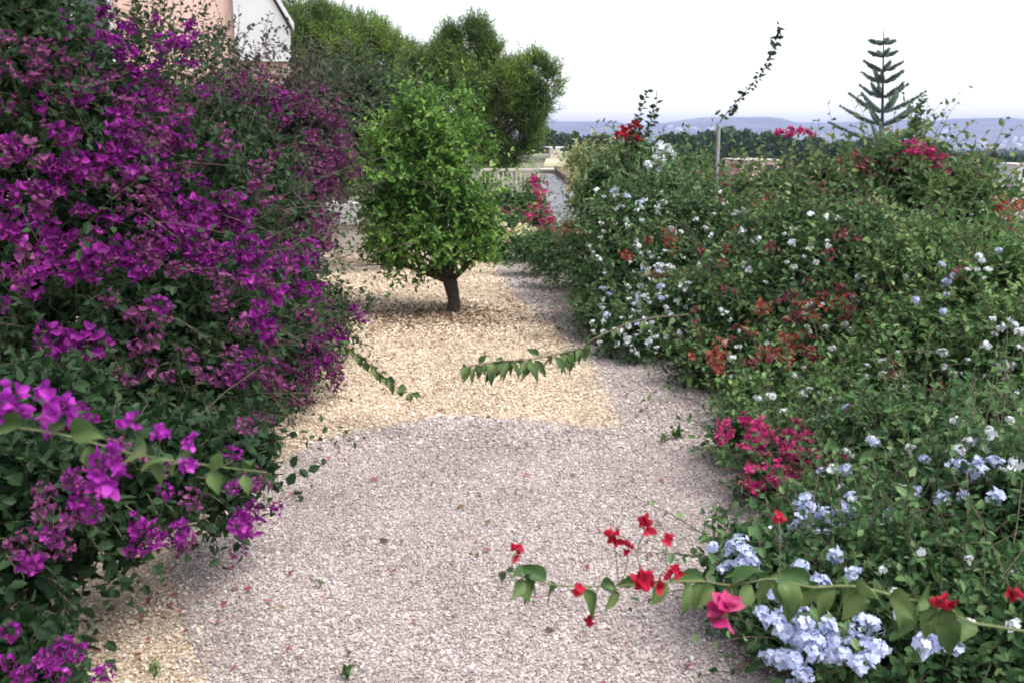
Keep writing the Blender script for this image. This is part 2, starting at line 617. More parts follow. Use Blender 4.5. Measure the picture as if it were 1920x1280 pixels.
def sparse(parent, blobs, n, leaf, m, L, per, rng, wid=.3, up=.6, droop=.2):
    """loose see-through shoots in front of or above the dense part of a plant"""
    S, D = surface(blobs, n, .1, 1.0, rng, .5, .05)
    D = unit(D * .5 + rng.normal(size=D.shape) * .5 + np.array([0, 0, up]))
    lv, st = shoots(S, D, L, per, leaf, wid, droop, rng)
    so = link('loose_shoots', npmesh('loose_shoots', *tubes(st, .003, .0015, 3), M['stem']), parent)
    o_ = bpy.data.objects.new('shoot_leaves', npmesh('shoot_leaves', *leaves(*lv, wid, .25), M[m]))
    COL.objects.link(o_)
    o_.parent = so


def px_hits(blobs, regions, rng):
    """regions: (px0, py0, px1, py1, count) -> points on the plant's surface"""
    out = []
    for (x0, y0, x1, y1, c) in regions:
        for _ in range(c):
            h = hit(x0 + (x1 - x0) * rng.random(), y0 + (y1 - y0) * rng.random(), blobs)
            if h is not None:
                out.append(h + rng.normal(size=3) * .02)
    return out
# ------------------------------------------------------------ the land
def land_z(x, y):
    t = np.maximum(y - 26, 0)
    z = -.01 * np.minimum(t, 100) - 12 * (1 - np.exp(-np.maximum(t - 100, 0) / 60)) - .015 * np.clip(t - 100, 0, 1400)
    s = np.maximum(x - 6.5 - .02 * y, 0)
    z = z - 6 * (1 - np.exp(-s / 12)) * np.exp(-np.maximum(y, 0) / 400)
    return z + .35 * np.sin(x * .11 + 1) * np.sin(y * .07) * np.clip((y - 40) / 40, 0, 1)


xs = np.unique(np.concatenate([np.linspace(-6500, -200, 20), np.linspace(-200, -20, 16), np.linspace(-20, 60, 54), np.linspace(60, 300, 20), np.linspace(300, 6500, 24)]))
ys = np.unique(np.concatenate([np.linspace(-600, -20, 6), np.linspace(-20, 20, 16), np.linspace(20, 140, 50), np.linspace(140, 800, 30), np.linspace(800, 6300, 26)]))
gx, gy = np.meshgrid(xs, ys)
V = np.stack([gx, gy, land_z(gx, gy) - .012], -1).reshape(-1, 3)
nx_, ny_ = len(xs), len(ys)
ii = np.arange(nx_ * ny_).reshape(ny_, nx_)
Fc = np.stack([ii[:-1, :-1], ii[:-1, 1:], ii[1:, 1:], ii[1:, :-1]], -1).reshape(-1, 4)
o = link('ground', npmesh('ground', V, Fc, M['land'], True))
tag(o, kind='structure')


def sheet(name, pts, z, m):
    me = bpy.data.meshes.new(name)
    me.from_pydata([(p[0], p[1], z) for p in pts], [], [list(range(len(pts)))])
    me.materials.append(m)
    o_ = bpy.data.objects.new(name, me)
    COL.objects.link(o_)
    o_['kind'] = 'structure'
    return o_


sheet('garden_soil', [(-7, .2), (3.6, .2), (3.9, 6), (4.6, 10), (3.2, 20), (-7, 20)], -.004, M['soil'])
sheet('tan_gravel_bed', [(-4.2, .6), (3.0, .6), (3.0, 5), (1.9, 8), (1.2, 12.8), (.5, 15.2), (-4.6, 15.2)], 0, M['tan_sheet'])
edge_px = [(400, 1279), (360, 1210), (338, 1150), (322, 1080), (330, 1020), (380, 965), (450, 910), (520, 868), (600, 826), (700, 801), (800, 787), (900, 783), (1000, 789), (1080, 800), (1130, 806), (1156, 800), (1162, 784),
           (1148, 750), (1128, 715), (1098, 670), (1060, 630), (1005, 588), (962, 550), (938, 520), (921, 480), (912, 462)]
edge = [on_ground(*p)[:2] for p in edge_px]
edge = [tuple(e) for e in edge]
mauve = [(edge[0][0] - .12, 1.7), (edge[0][0] - .3, .7)][::-1]
mauve = [(-.95, .7), (-.88, 1.8)] + edge + [(.4, 15.6), (1.3, 15.6), (1.3, 13), (2.0, 8), (3.1, 5), (3.1, .7)]
sheet('mauve_gravel_bed', mauve, .004, M['mauve_sheet'])


def inside(P, poly):
    x, y = P[:, 0], P[:, 1]
    c = np.zeros(len(P), bool)
    n = len(poly)
    for i in range(n):
        x0, y0 = poly[i]
        x1, y1 = poly[(i + 1) % n]
        if y0 == y1:
            continue
        k = ((y0 > y) != (y1 > y)) & (x < (x1 - x0) * (y - y0) / (y1 - y0) + x0)
        c ^= k
    return c


OCT = np.array([(1, 0, 0), (-1, 0, 0), (0, 1, 0), (0, -1, 0), (0, 0, 1), (0, 0, -1)], float)
OCF = np.array([(0, 2, 4), (2, 1, 4), (1, 3, 4), (3, 0, 4), (2, 0, 5), (1, 2, 5), (3, 1, 5), (0, 3, 5)])


def stones(P, size, rng):
    n = len(P)
    sc = size[:, None] * (.55 + .6 * rng.random((n, 3)))
    v = (OCT[None] + rng.normal(size=(n, 6, 3)) * .22) * sc[:, None, :]
    q = unit(rng.normal(size=(n, 4)))
    w_, x, y, z = q.T
    Rm = np.stack([1 - 2 * (y * y + z * z), 2 * (x * y - z * w_), 2 * (x * z + y * w_), 2 * (x * y + z * w_), 1 - 2 * (x * x + z * z), 2 * (y * z - x * w_), 2 * (x * z - y * w_), 2 * (y * z + x * w_), 1 - 2 * (x * x + y * y)], -1).reshape(n, 3, 3)
    v = np.einsum('nij,nkj->nki', Rm, v)
    v[:, :, 2] *= .75
    v = v + P[:, None]
    return v.reshape(-1, 3), (np.arange(n)[:, None, None] * 6 + OCF[None]).reshape(-1, 3)


grids = []
for (y0, y1, x0, x1, s) in ((1.9, 5.2, -2.1, 1.7, .0118), (5.2, 8.5, -2.2, 2.0, .018), (8.5, 15.2, -3.6, 1.3, .028)):
    gx, gy = np.meshgrid(np.arange(x0, x1, s), np.arange(y0, y1, s))
    p = np.stack([gx.ravel(), gy.ravel()], 1) + R.uniform(-.5, .5, (gx.size, 2)) * s
    grids.append(np.column_stack([p, R.random(len(p)) * s * .35, np.full(len(p), s * .56) * (.6 + .9 * R.random(len(p)) ** 2)]))
g_ = np.concatenate(grids)
jit = g_[:, :2] + R.normal(size=(len(g_), 2)) * .055 + .05 * np.column_stack([wob(np.column_stack([g_[:, :2] * 1.5, g_[:, 0] * 0])), wob(np.column_stack([g_[:, 1], g_[:, 0], g_[:, 0] * 0]))])
mv = inside(jit, mauve)
for sel, nm, mm, lab in ((mv, 'mauve_gravel', 'mauve_stone', 'pale mauve grey crushed gravel of the walkway'), (~mv, 'tan_gravel', 'tan_stone', 'yellow tan gravel round the small tree and along the left shrubs')):
    q = g_[sel]
    v, f = stones(np.column_stack([q[:, :2], q[:, 2] + .006]), q[:, 3], R)
    o = link(nm, npmesh(nm, v, f, M[mm]))
    tag(o, lab, 'gravel', kind='stuff')

# leaf litter and fallen bracts
def litter(name, centres, m, size, lab, cat):
    P = []
    for (x, y, sx, sy, n) in centres:
        P.append(np.column_stack([R.normal(x, sx, n), R.normal(y, sy, n), R.random(n) * .008 + .018]))
    P = np.concatenate(P)
    n = len(P)
    A = rnd_unit(n)
    A[:, 2] *= .2
    v, f = leaves(P, A, np.array([0, 0, 1.]) + rnd_unit(n) * .5, size * (.6 + .8 * R.random(n)), .3)
    tag(link(name, npmesh(name, v, f, M[m])), lab, cat, kind='stuff')


litter('leaf_litter', [(-.75, 9.3, .5, .4, 1700), (-.3, 8.8, .9, .8, 600), (-.4, 6.5, .9, 1.2, 90), (.1, 4, .9, 1, 26)], 'dry', .032, 'brown fallen leaves under the small green tree, darkened and thickened for its contact shadow', 'leaf litter')  # real litter, but dark and dense under the tree to deepen its contact shadow
litter('fallen_bracts', [(-1.3, 4.6, .35, .9, 90), (-1.4, 3.3, .3, .5, 70), (.1, 3.6, .8, .9, 22), (-1.2, 7, .4, 1.2, 60), (.6, 2.9, .4, .3, 20)], 'rose_dull', .028, 'dull pink fallen bracts lying on the gravel', 'fallen petals')

# grey ramp beyond the garden
pr = [at(1012, 326, 24), at(1052, 326, 24), at(1110, 372, 20.5), at(1140, 425, 17), at(1030, 425, 17), at(1020, 372, 20.5)]
me = bpy.data.meshes.new('path')
me.from_pydata([tuple(p) for p in pr], [], [(5, 2, 1, 0), (4, 3, 2, 5)])
me.materials.append(noise_mat('ramp', [(.3, (.10, .10, .12)), (.5, (.15, .15, .17)), (.7, (.21, .21, .235))], 2.2, bump=.3))
o = link('path', me)
o['kind'] = 'structure'
v, f = [], []
prt = []
for i in range(26):
    t = i / 25
    c = at(1050 + 56 * t, 324 + 50 * t, 24 - 3.6 * t) + np.array([0, 0, .03])
    prt.append((box(-.11, .11, -.09, .09, -.25, .08 + .04 * R.random())[0] * (1 + .25 * R.random()) + c, box(0, 1, 0, 1, 0, 1)[1]))
v, f = join(prt)
tag(bevel(link('kerb', npmesh('kerb', v, f, M['base_stone'])), .02), 'dark rough stone edging along the right side of the grey ramp', 'kerb')
# end wall of the ramp
a, b = at(1015, 320, 24.4), at(1110, 326, 24.4)
v, f = box(a[0], b[0], 24.3, 24.55, -.1, a[2])
o = tag(empty('boundary_wall', (a[0], 24.4, 0)), 'low pale wall closing the far end of the grey ramp', 'wall')
link('wall_body', npmesh('wall_body', v, f, M['warm_plaster']), o)
v, f = box(a[0] - .04, b[0] + .04, 24.24, 24.6, a[2] + .003, a[2] + .05)
bevel(link('coping', npmesh('coping', v, f, M['plaster']), o), .01)

# railing
rl = empty('railing', (-.4, 20, 0), 'pinkish beige metal railing behind the small tree and green shrubs', 'railing')
x0, x1 = at(905, 318, 20)[0], at(1012, 318, 20)[0]
zt = at(960, 318, 20)[2]
v, f = box(x0, x1, 19.97, 20.03, zt - .035, zt + .02)
bevel(link('top_rail', npmesh('top_rail', v, f, M['metal']), rl), .006)
v, f = box(x0, x1, 19.98, 20.02, zt - .62, zt - .585)
link('bottom_rail', npmesh('bottom_rail', v, f, M['metal']), rl)
for x in np.linspace(x0 + .05, x1 - .02, 13):
    v, f = box(x - .014, x + .014, 19.985, 20.015, zt - .583, zt - .037)
    link('baluster', npmesh('baluster', v, f, M['metal']), rl)
for x in (x0, x1):
    v, f = box(x - .04, x - .001, 19.96, 20.04, 0, zt + .05)
    link('rail_post', npmesh('rail_post', v, f, M['metal']), rl)

# white low wall on the left
wl = empty('garden_wall', (-3, 14.4, 0), 'low garden wall with thick white upper course over a brown base behind the magenta shrubs', 'wall')
p0, p1 = at(560, 422, 14), at(706, 422, 14)
z0, z1 = at(640, 423, 14)[2], at(640, 380, 14)[2]
v, f = box(p0[0] - 1.0, p1[0] + .1, 14.03, 14.3, -.1, z0)
bevel(link('wall_base', npmesh('wall_base', v, f, M['warm_plaster']), wl), .01)
v, f = box(p0[0] - 1.0, p1[0] - .05, 13.98, 14.36, z0 + .003, z1)
bevel(link('white_course', npmesh('white_course', v, f, M['plaster']), wl), .02)

# ------------------------------------------------------------ the pink house on the left
hb = empty('house', (-6, 15, 0), 'peach pink house with a white upper wall standing behind the magenta shrubs', 'house')
xr = at(530, 100, 14)[0]
xw = at(428, 100, 14)[0]
zs = at(500, 112, 14)[2]
v, f = box(-14, xr, 14.6, 24, -.1, zs)
link('lower_wall', npmesh('lower_wall', v, f, M['peach']), hb)
v, f = box(-14, xw, 14.602, 24, zs + .002, 5.6)
link('upper_wall', npmesh('upper_wall', v, f, M['peach']), hb)
# white stair tower with a sloping top
v = np.array([(xw + .003, 14.45, zs + .002), (xr + .02, 14.45, zs + .002), (xr + .02, 20, zs + .002), (xw + .003, 20, zs + .002),
              (xw + .003, 14.45, 4.5), (xr + .02, 14.45, at(532, 58, 14.45)[2]), (xr + .02, 20, at(532, 58, 14.45)[2]), (xw + .003, 20, 4.5)])
f = np.array([(3, 2, 1, 0), (4, 5, 6, 7), (0, 1, 5, 4), (1, 2, 6, 5), (2, 3, 7, 6), (3, 0, 4, 7)])
link('white_wall', npmesh('white_wall', v, f, M['plaster']), hb)
v2 = v.copy()
v2[:4] = v[4:] + np.array([0, 0, .003])
v2[4:] = v[4:] + np.array([0, 0, .10])
v2[[1, 2, 5, 6], 0] += .05
v2[[0, 1, 4, 5], 1] -= .05
link('eave', npmesh('eave', v2, f, M['plaster']), hb)
v, f = box(-14.3, xw - .1, 14.2, 24.4, 5.603, 5.75)
link('roof', npmesh('roof', v, f, M['roof']), hb)
for (x, z, ww, hh) in ((-5.9, 2.5, .9, 1.1), (-8.4, 2.5, .9, 1.1)):
    v, f = box(x - ww / 2, x + ww / 2, 14.56, 14.595, z, z + hh)
    wn = link('window', npmesh('window', v, f, M['glass']), hb)
    pf = [box(x - ww / 2 - .06, x - ww / 2 - .002, 14.52, 14.597, z - .06, z + hh + .06), box(x + ww / 2 + .002, x + ww / 2 + .06, 14.52, 14.597, z - .06, z + hh + .06),
          box(x - ww / 2, x + ww / 2, 14.52, 14.597, z + hh + .002, z + hh + .06), box(x - ww / 2, x + ww / 2, 14.5, 14.597, z - .06, z - .002), box(x - .02, x + .02, 14.53, 14.557, z, z + hh)]
    v, f = join(pf)
    link('window_frame', npmesh('window_frame', v, f, M['plaster']), wn)

hb_c = Vector((xr, 14.45, 0))
hb_l = Vector(hb.location)
hb_r = Matrix.Rotation(math.radians(17), 3, 'Z')
hb.location = hb_c + hb_r @ (hb_l - hb_c)
hb.rotation_euler = (0, 0, math.radians(17))

# ------------------------------------------------------------ trees
def pine(label, base, blobs, n, seed, lean=0):
    rng = np.random.default_rng(seed)
    root = empty('pine_tree', base, label, 'pine tree', 'pines beside the house')
    CLUMP[0] = .75
    S, D = surface(blobs, n, .45, 1.0, rng, .5, .8)
    CLUMP[0] = 1.9
    D = unit(D * .8 + rng.normal(size=D.shape) * .4 + np.array([0, 0, .75]))
    (P, A, N, L), st = shoots(S, D, .33 * np.where(rng.random(n) < .04, 1.7, .95), 12, .13, .05, -.12, rng, spread=.75, jitter=.25)
    v, f = leaves(P, A, N, L, .075, 0, .05)
    link('crown', npmesh('crown', v, f, M['pine_needle']), root)
    g = []
    tv, tf = tubes(st, .008, .003, 3)
    g.append((tv, tf))
    bl = np.asarray(blobs)
    top = bl[:, :3].mean(0)
    b0 = np.array(base, float)
    tr = bez([b0, b0 + (top - b0) * .4 + np.array([.15, 0, 0]), b0 + (top - b0) * .85], 14)
    link('trunk', npmesh('trunk', *tubes(tr[None], .17, .08, 10), M['bark'], True), root)
    for i in range(len(bl)):
        for k in range(4):
            e = bl[i, :3] + rnd_unit(1, rng)[0] * bl[i, 3:] * (.7 if k else 0)
            q = tr[int(rng.integers(7, 13))]
            g.append(tubes(bez([q, (q + e) / 2 + rng.normal(size=3) * .12 - np.array([0, 0, .1]), e], 8)[None], .045, .012, 5))
    link('branches', npmesh('branches', *join(g), M['bark']), root)


pine('broad rounded olive green pine beside the pink house', (*at(640, 400, 24)[:2], 0),
     [B(590, 100, 24, 75, 75), B(670, 110, 24, 85, 55), B(735, 135, 24.5, 60, 45), B(560, 55, 24.5, 45, 38), B(640, 190, 24.5, 90, 55), B(760, 190, 24, 50, 60), B(650, 80, 25, 80, 42)], 8000, 3)
pine('taller spiky pine with dark underside reaching furthest right', (*at(900, 400, 22)[:2], 0),
     [B(830, 150, 22, 42, 45), B(885, 145, 22.5, 52, 42), B(950, 178, 22, 52, 40), B(1000, 165, 22, 45, 42), B(985, 195, 22, 38, 32), B(960, 240, 22.5, 50, 60), B(940, 285, 22.5, 52, 32), B(850, 200, 22, 60, 70), B(900, 100, 22.5, 22, 26), B(850, 100, 22.5, 18, 24), B(785, 150, 22, 28, 45), B(848, 82, 22, 9, 20), B(893, 74, 22, 10, 24), B(918, 100, 22, 9, 18), B(1000, 130, 22, 12, 24), B(1030, 150, 22, 12, 22)], 8000, 4)

# citrus tree in the tan gravel
def citrus():
    rng = np.random.default_rng(5)
    base = on_ground(848, 586)
    root = empty('citrus_tree', base, 'small round green tree with a short dark trunk standing in the tan gravel', 'tree')
    y = base[1]
    blobs = [B(800, 250, y, 78, 75), B(770, 330, y, 105, 90), B(850, 340, y, 85, 95), B(752, 400, y, 50, 60), B(800, 430, y - .1, 120, 80), B(880, 420, y, 55, 60), B(790, 480, y, 75, 38), B(840, 200, y + .1, 40, 34), B(745, 460, y, 55, 40), B(755, 270, y + .15, 45, 45), B(690, 480, y - .1, 42, 30), B(725, 320, y, 45, 45), B(712, 440, y, 26, 22), B(908, 455, y, 30, 26)]
    S, D = surface(blobs, 2000, .3, 1.0, rng, .5)
    D = unit(D * .8 + rng.normal(size=D.shape) * .4 + np.array([0, 0, .45]))
    lv, st = shoots(S, D, .18 * np.where(rng.random(len(S)) < .16, 2.2, .85), 9, .066, .25, .10, rng)
    v, f = leaves(*lv, .25, .25)
    link('crown', npmesh('crown', v, f, M['citrus_leaf']), root)
    g = [tubes(st, .002, .001, 3)]
    fork = at(843, 522, y)
    tr = bez([base - np.array([0, 0, .03]), base + np.array([.012, 0, .12]), fork], 10)
    v, f = tubes(tr[None], 1, 1, 12)
    rr = np.interp(np.linspace(0, 1, 10), [0, .15, .6, 1], [.085, .062, .056, .07])
    c = tr[:, None, :]
    v = (c + (v.reshape(10, 12, 3) - c) * (rr[:, None, None] * (1 + .08 * rng.normal(size=(10, 12, 1))))).reshape(-1, 3)
    link('trunk', npmesh('trunk', v, f, M['bark'], True), root)
    for b_ in blobs:
        e = np.array(b_[:3])
        mid = (fork + e) / 2 + rng.normal(size=3) * .04 - np.array([0, 0, .04])
        p = bez([fork - np.array([0, 0, .03]), mid, e], 10)
        g.append(tubes(p[None], .034, .010, 7))
        for _ in range(8):
            e2 = e + rnd_unit(1, rng)[0] * np.array(b_[3:]) * .8
            q = p[int(rng.integers(4, 10))]
            g.append(tubes(bez([q, (q + e2) / 2 + rng.normal(size=3) * .03, e2], 6)[None], .009, .003, 4))
    link('branches', npmesh('branches', *join(g), M['bark']), root)


citrus()

# norfolk pine beyond the hedge
def norfolk():
    rng = np.random.default_rng(11)
    Y = 30.0
    b = at(1650, 300, Y)
    base = (b[0], Y, float(land_z(b[0], Y)))
    root = empty('norfolk_pine', base, 'tall thin conifer with tiers of upturned branches behind the right hedge', 'conifer')
    top = at(1657, 58, Y)
    p = bez([base, at(1652, 300, Y), at(1655, 180, Y), top], 24)
    link('trunk', npmesh('trunk', *tubes(p[None], .09, .015, 8), M['bark'], True), root)
    k = Y / CP / F
    for (py, hw, up) in ((82, 21, .25), (106, 25, .4), (134, 32, .55), (156, 34, .6), (184, 44, .65), (212, 62, .62), (236, 72, .55), (268, 80, .45), (300, 92, .35), (335, 100, .3), (375, 108, .3)):
        c = at(1655, py, Y)
        a0 = rng.normal() * .35
        nb = 4 if py < 130 else 5
        for j in range(nb):
            a_ = a0 + j * 2 * math.pi / nb + rng.normal() * .12
            r_ = hw * k * (.95 + .25 * rng.random())
            d = np.array([math.cos(a_), math.sin(a_), 0])
            pts = bez([c, c + d * r_ * .5 + np.array([0, 0, r_ * up * .32]), c + d * r_ + np.array([0, 0, r_ * up * .85])], 10)
            n = int(130 * r_ / .6) + 60
            t = rng.random(n) * .96 + .04
            idx = np.clip((t * 9), 0, 8.999)
            i0 = idx.astype(int)
            P = pts[i0] + (pts[i0 + 1] - pts[i0]) * (idx - i0)[:, None]
            T = unit(pts[np.minimum(i0 + 1, 9)] - pts[i0])
            s = unit(np.cross(T, rnd_unit(n, rng)))
            A = unit(T * .9 + s)
            ln = .115 * (1.05 - .8 * np.abs(t - .4))
            v, f = leaves(P, A, s, ln * 1.1, .2, 0, 0)
            v2, f2 = tubes(pts[None], .014, .006, 4)
            link('branch', npmesh('branch', *join([(v, f), (v2, f2)]), M['norfolk_leaf']), root)


norfolk()

# ------------------------------------------------------------ middle distance
def far_tree_mesh(seed, conic):
    rng = np.random.default_rng(seed)
    bl = [(0, 0, 3.4, 2.0, 2.0, 1.9), (.9, .3, 2.8, 1.4, 1.4, 1.2), (-1., -.4, 2.7, 1.4, 1.4, 1.1), (.2, -.6, 4.4, 1.2, 1.2, 1.2)] if not conic else [(0, 0, 2.6, 1.2, 1.2, 2.2), (0, 0, 4.4, .8, .8, 1.9), (.2, .1, 1.6, 1.4, 1.4, 1.1)]
    S, D = surface(bl, 900, .6, 1.02, rng, 0, .3)
    v, f = leaves(S, unit(D + rng.normal(size=D.shape) * .5 + np.array([0, 0, .4])), unit(D + rng.normal(size=D.shape) * .5), .55, .35)
    cr = npmesh('crown', v, f, M['far_leaf'])
    tk = npmesh('trunk', *tubes(bez([(0, 0, -.3), (.1, 0, 1.5), (0, 0, 3.6)], 8)[None], .2, .08, 7), M['bark'], True)
    return cr, tk


ORD = 'first second third fourth fifth sixth seventh eighth ninth tenth eleventh twelfth thirteenth fourteenth fifteenth sixteenth seventeenth'.split()
FT = [far_tree_mesh(20, False), far_tree_mesh(21, False), far_tree_mesh(22, True)]


def far_tree(px, ptop, Y, kind, label, group):
    p = at(px, ptop, Y)
    zb = float(land_z(p[0], Y))
    h = {0: 5.4, 1: 5.4, 2: 6.1}[kind]
    s = max((p[2] - zb) / h, .25)
    r_ = empty('distant_tree', (p[0], Y, zb), label, 'tree', group)
    r_.scale = (s * random.uniform(.9, 1.3), s, s)
    r_.rotation_euler = (0, 0, random.random() * 6)
    for nm, me in (('crown', FT[kind][0]), ('trunk', FT[kind][1])):
        o_ = bpy.data.objects.new(nm, me)
        COL.objects.link(o_)
        o_.parent = r_


for i, (px, pt, Y, k) in enumerate([(1012, 250, 150, 0), (1028, 262, 130, 1), (1052, 258, 150, 1), (1078, 252, 140, 2), (1100, 263, 150, 0), (1125, 258, 140, 1), (1150, 262, 130, 0), (1250, 256, 120, 0), (1280, 258, 130, 1)]):
    far_tree(px, pt, Y, k, 'dark green tree, %s from the left in the distant line beyond the railing' % ORD[i], 'trees in the line beyond the garden')
for i, (px, pt, Y, k) in enumerate([(1320, 252, 95, 0), (1350, 246, 100, 1), (1385, 250, 90, 0), (1420, 256, 100, 1), (1455, 254, 95, 0), (1490, 262, 90, 1), (1520, 264, 100, 0), (1560, 268, 90, 1), (1600, 266, 95, 0), (1640, 268, 90, 1), (1690, 270, 90, 0), (1740, 275, 85, 1), (1790, 285, 85, 0), (1830, 288, 80, 1), (1870, 290, 85, 0), (1905, 292, 80, 1), (1935, 295, 80, 0)]):
    far_tree(px, pt + 8, Y + 75, k, 'dark rounded tree, %s from the left of those above the right hedge' % ORD[i], 'trees behind the right hedge')

# far woods: one mass
n = 5200
yy = R.uniform(170, 1200, n)
xx = R.uniform(-.25, .62, n) * yy
q = []
P0 = np.column_stack([xx, yy, land_z(xx, yy)])
cs = rnd_unit(n * 5) * np.array([2.6, 2.6, 2.2]) * (1 + np.repeat(yy, 5) / 900)[:, None]
P = np.repeat(P0, 5, 0) + cs + np.array([0, 0, 3.2])
v, f = leaves(P, rnd_unit(len(P)) + np.array([0, 0, .6]), rnd_unit(len(P)), R.uniform(2, 4, len(P)) * (1 + np.repeat(yy, 5) / 900), .4)
tag(link('woodland', npmesh('woodland', v, f, M['far_leaf'])), 'dark green woods covering the plain below the hills', 'woods', kind='stuff')

# field beyond the railing
def small_house(label, cat, px0, px1, ptop, Y, dep, wm, rm, group=None, flat=False, zb=None, windows=2):
    a, b = at(px0, ptop, Y), at(px1, ptop, Y)
    zt_ = a[2]
    c = (a[0] + b[0]) / 2
    if zb is None:
        zb = float(land_z(c, Y)) - .3
    w_ = b[0] - a[0]
    r_ = empty('house', (c, Y, zb), label, cat, group)
    rh = 0.12 if flat else w_ * .16
    hw = zt_ - rh - zb
    v, f = box(-w_ / 2, w_ / 2, 0, dep, 0, hw)
    link('wall', npmesh('wall', v, f, M[wm]), r_, False)
    e = w_ * .04
    if flat:
        v, f = box(-w_ / 2 - e, w_ / 2 + e, -e, dep + e, hw + .004, hw + rh)
    else:
        v = np.array([(-w_ / 2 - e, -e, hw + .004), (w_ / 2 + e, -e, hw + .004), (w_ / 2 + e, dep + e, hw + .004), (-w_ / 2 - e, dep + e, hw + .004),
                      (-w_ / 2 + dep * .3, dep / 2 - .05, hw + rh), (w_ / 2 - dep * .3, dep / 2 - .05, hw + rh), (w_ / 2 - dep * .3, dep / 2 + .05, hw + rh), (-w_ / 2 + dep * .3, dep / 2 + .05, hw + rh)])
        f = box(0, 1, 0, 1, 0, 1)[1]
        f = np.array([(3, 2, 1, 0), (4, 5, 6, 7), (0, 1, 5, 4), (1, 2, 6, 5), (2, 3, 7, 6), (3, 0, 4, 7)])
    link('roof', npmesh('roof', v, f, M[rm]), r_, False)
    for i in range(windows):
        x = -w_ / 2 + w_ * (i + .5) / windows
        s = min(w_ / windows * .22, .6)
        z = hw - min(hw * .45, 1.6)
        v, f = box(x - s, x + s, -.03, -.004, z, z + min(hw * .3, 1.1))
        link('window', npmesh('window', v, f, M['glass']), r_, False)


small_house('small white farmhouse just below the distant trees right of the pines', 'house', 1032, 1050, 276, 88, 5, 'warm_plaster', 'plaster', zb=-1.4, windows=0)
small_house('pink washed house with a low roof showing over the hedge near the pole', 'house', 1386, 1462, 300, 135, 9, 'peach', 'warm_plaster', flat=True)
small_house('white house with a dark window beyond the right end of the hedge', 'house', 1830, 1884, 334, 110, 6, 'plaster', 'warm_plaster')
small_house('white flat roofed building close behind the far right of the hedge', 'building', 1884, 2300, 398, 22, 5, 'plaster', 'plaster', flat=True)
small_house('little white house at the right edge among dark trees', 'house', 1908, 1945, 308, 130, 6, 'plaster', 'plaster', flat=True, windows=1)

fl = [at(1018, 312, 70), at(1200, 312, 70), at(1180, 284, 112), at(1030, 284, 112)]
me = bpy.data.meshes.new('field')
me.from_pydata([(p[0], p[1], max(p[2], -1.0) if i < 2 else p[2]) for i, p in enumerate(fl)] + [(p[0], p[1], -3) for p in fl], [], [(0, 1, 2, 3), (4, 5, 1, 0), (7, 4, 0, 3), (5, 6, 2, 1)])
me.materials.append(noise_mat('dry_field', [(.3, (.16, .17, .08)), (.5, (.30, .27, .17)), (.7, (.46, .38, .28))], .12, bump=0))
tag(link('field', me), kind='structure')

# hills
sk = np.array([(-600, 236), (0, 232), (600, 230), (1000, 229), (1140, 229), (1190, 236), (1240, 231), (1300, 222), (1420, 221), (1455, 231), (1540, 231), (1650, 226), (1700, 231), (1760, 224), (1840, 222), (1880, 233), (1930, 240), (2300, 232), (3000, 238)])


def ridge(name, sk_, Yr, half, seed, drop=0):
    X = np.linspace(-1.2 * Yr, 1.35 * Yr, 420)
    px = 960 + X / (Yr / CP) * F
    py = np.interp(px, sk_[:, 0], sk_[:, 1]) + drop
    top = CAM_H + (250 - py) / F * Yr * 1.02
    Yv = np.linspace(-half, half, 26)
    gx, gy = np.meshgrid(X, Yv)
    prof = np.clip(1 - np.abs(gy / half) ** 1.3, 0, 1)
    nz = np.sin(gx * .011 + seed) * np.sin(gy * .013 + seed) + .6 * np.sin(gx * .027 + gy * .011) + .4 * np.sin(gx * .061 - gy * .03)
    z = -60 + (top[None] + 60) * prof + nz * 9 * prof * (1 - prof) * 4 * .7
    V = np.stack([gx, gy + Yr, z], -1).reshape(-1, 3)
    ii = np.arange(gx.size).reshape(gx.shape)
    Fc = np.stack([ii[:-1, :-1], ii[:-1, 1:], ii[1:, 1:], ii[1:, :-1]], -1).reshape(-1, 4)
    tag(link(name, npmesh(name, V, Fc, M['hill'], True)), kind='structure')
    return lambda x, y: -60 + (np.interp(x, X, top) + 60) * max(1 - abs((y - Yr) / half) ** 1.3, 0)


hz = ridge('hills', sk, 3900, 1300, 1)

# white town on the slopes
def town(n, x0, x1, y0, y1, label, group, seed):
    rng = random.Random(seed)
    for i in range(n):
        px, py = rng.uniform(x0, x1), rng.uniform(y0, y1)
        d = ray(px, py)
        Y = 2650.0
        while Y < 3900:
            p = at(px, py, Y)
            if hz(p[0], Y) >= p[2]:
                break
            Y += 15
        w_, h_, dd = rng.uniform(9, 20), rng.uniform(6, 11), rng.uniform(8, 14)
        v1, f1 = box(-w_ / 2, w_ / 2, -dd / 2, dd / 2, -4, h_)
        v2, f2 = box(-w_ / 2, w_ * .1, -dd / 2 - 3, -dd / 2 - .1, -6, h_ * .55)
        me_ = npmesh('town_house', *join([(v1, f1), (v2, f2)]), M['plaster'])
        o_ = link('town_house', me_)
        o_.location = (p[0], Y, p[2])
        o_.rotation_euler = (0, 0, rng.uniform(-.4, .4))
        tag(o_, label, 'house', group)


town(22, 1825, 1925, 262, 284, 'tiny white house of the far town below the rightmost hill', 'white houses of the right hand town', 1)
town(12, 1215, 1345, 238, 256, 'tiny white house on the hazy slope left of the tall pole', 'white houses left of the pole', 2)
town(10, 1715, 1800, 246, 262, 'tiny white house on the slope just right of the tiered conifer', 'white houses beside the conifer', 3)

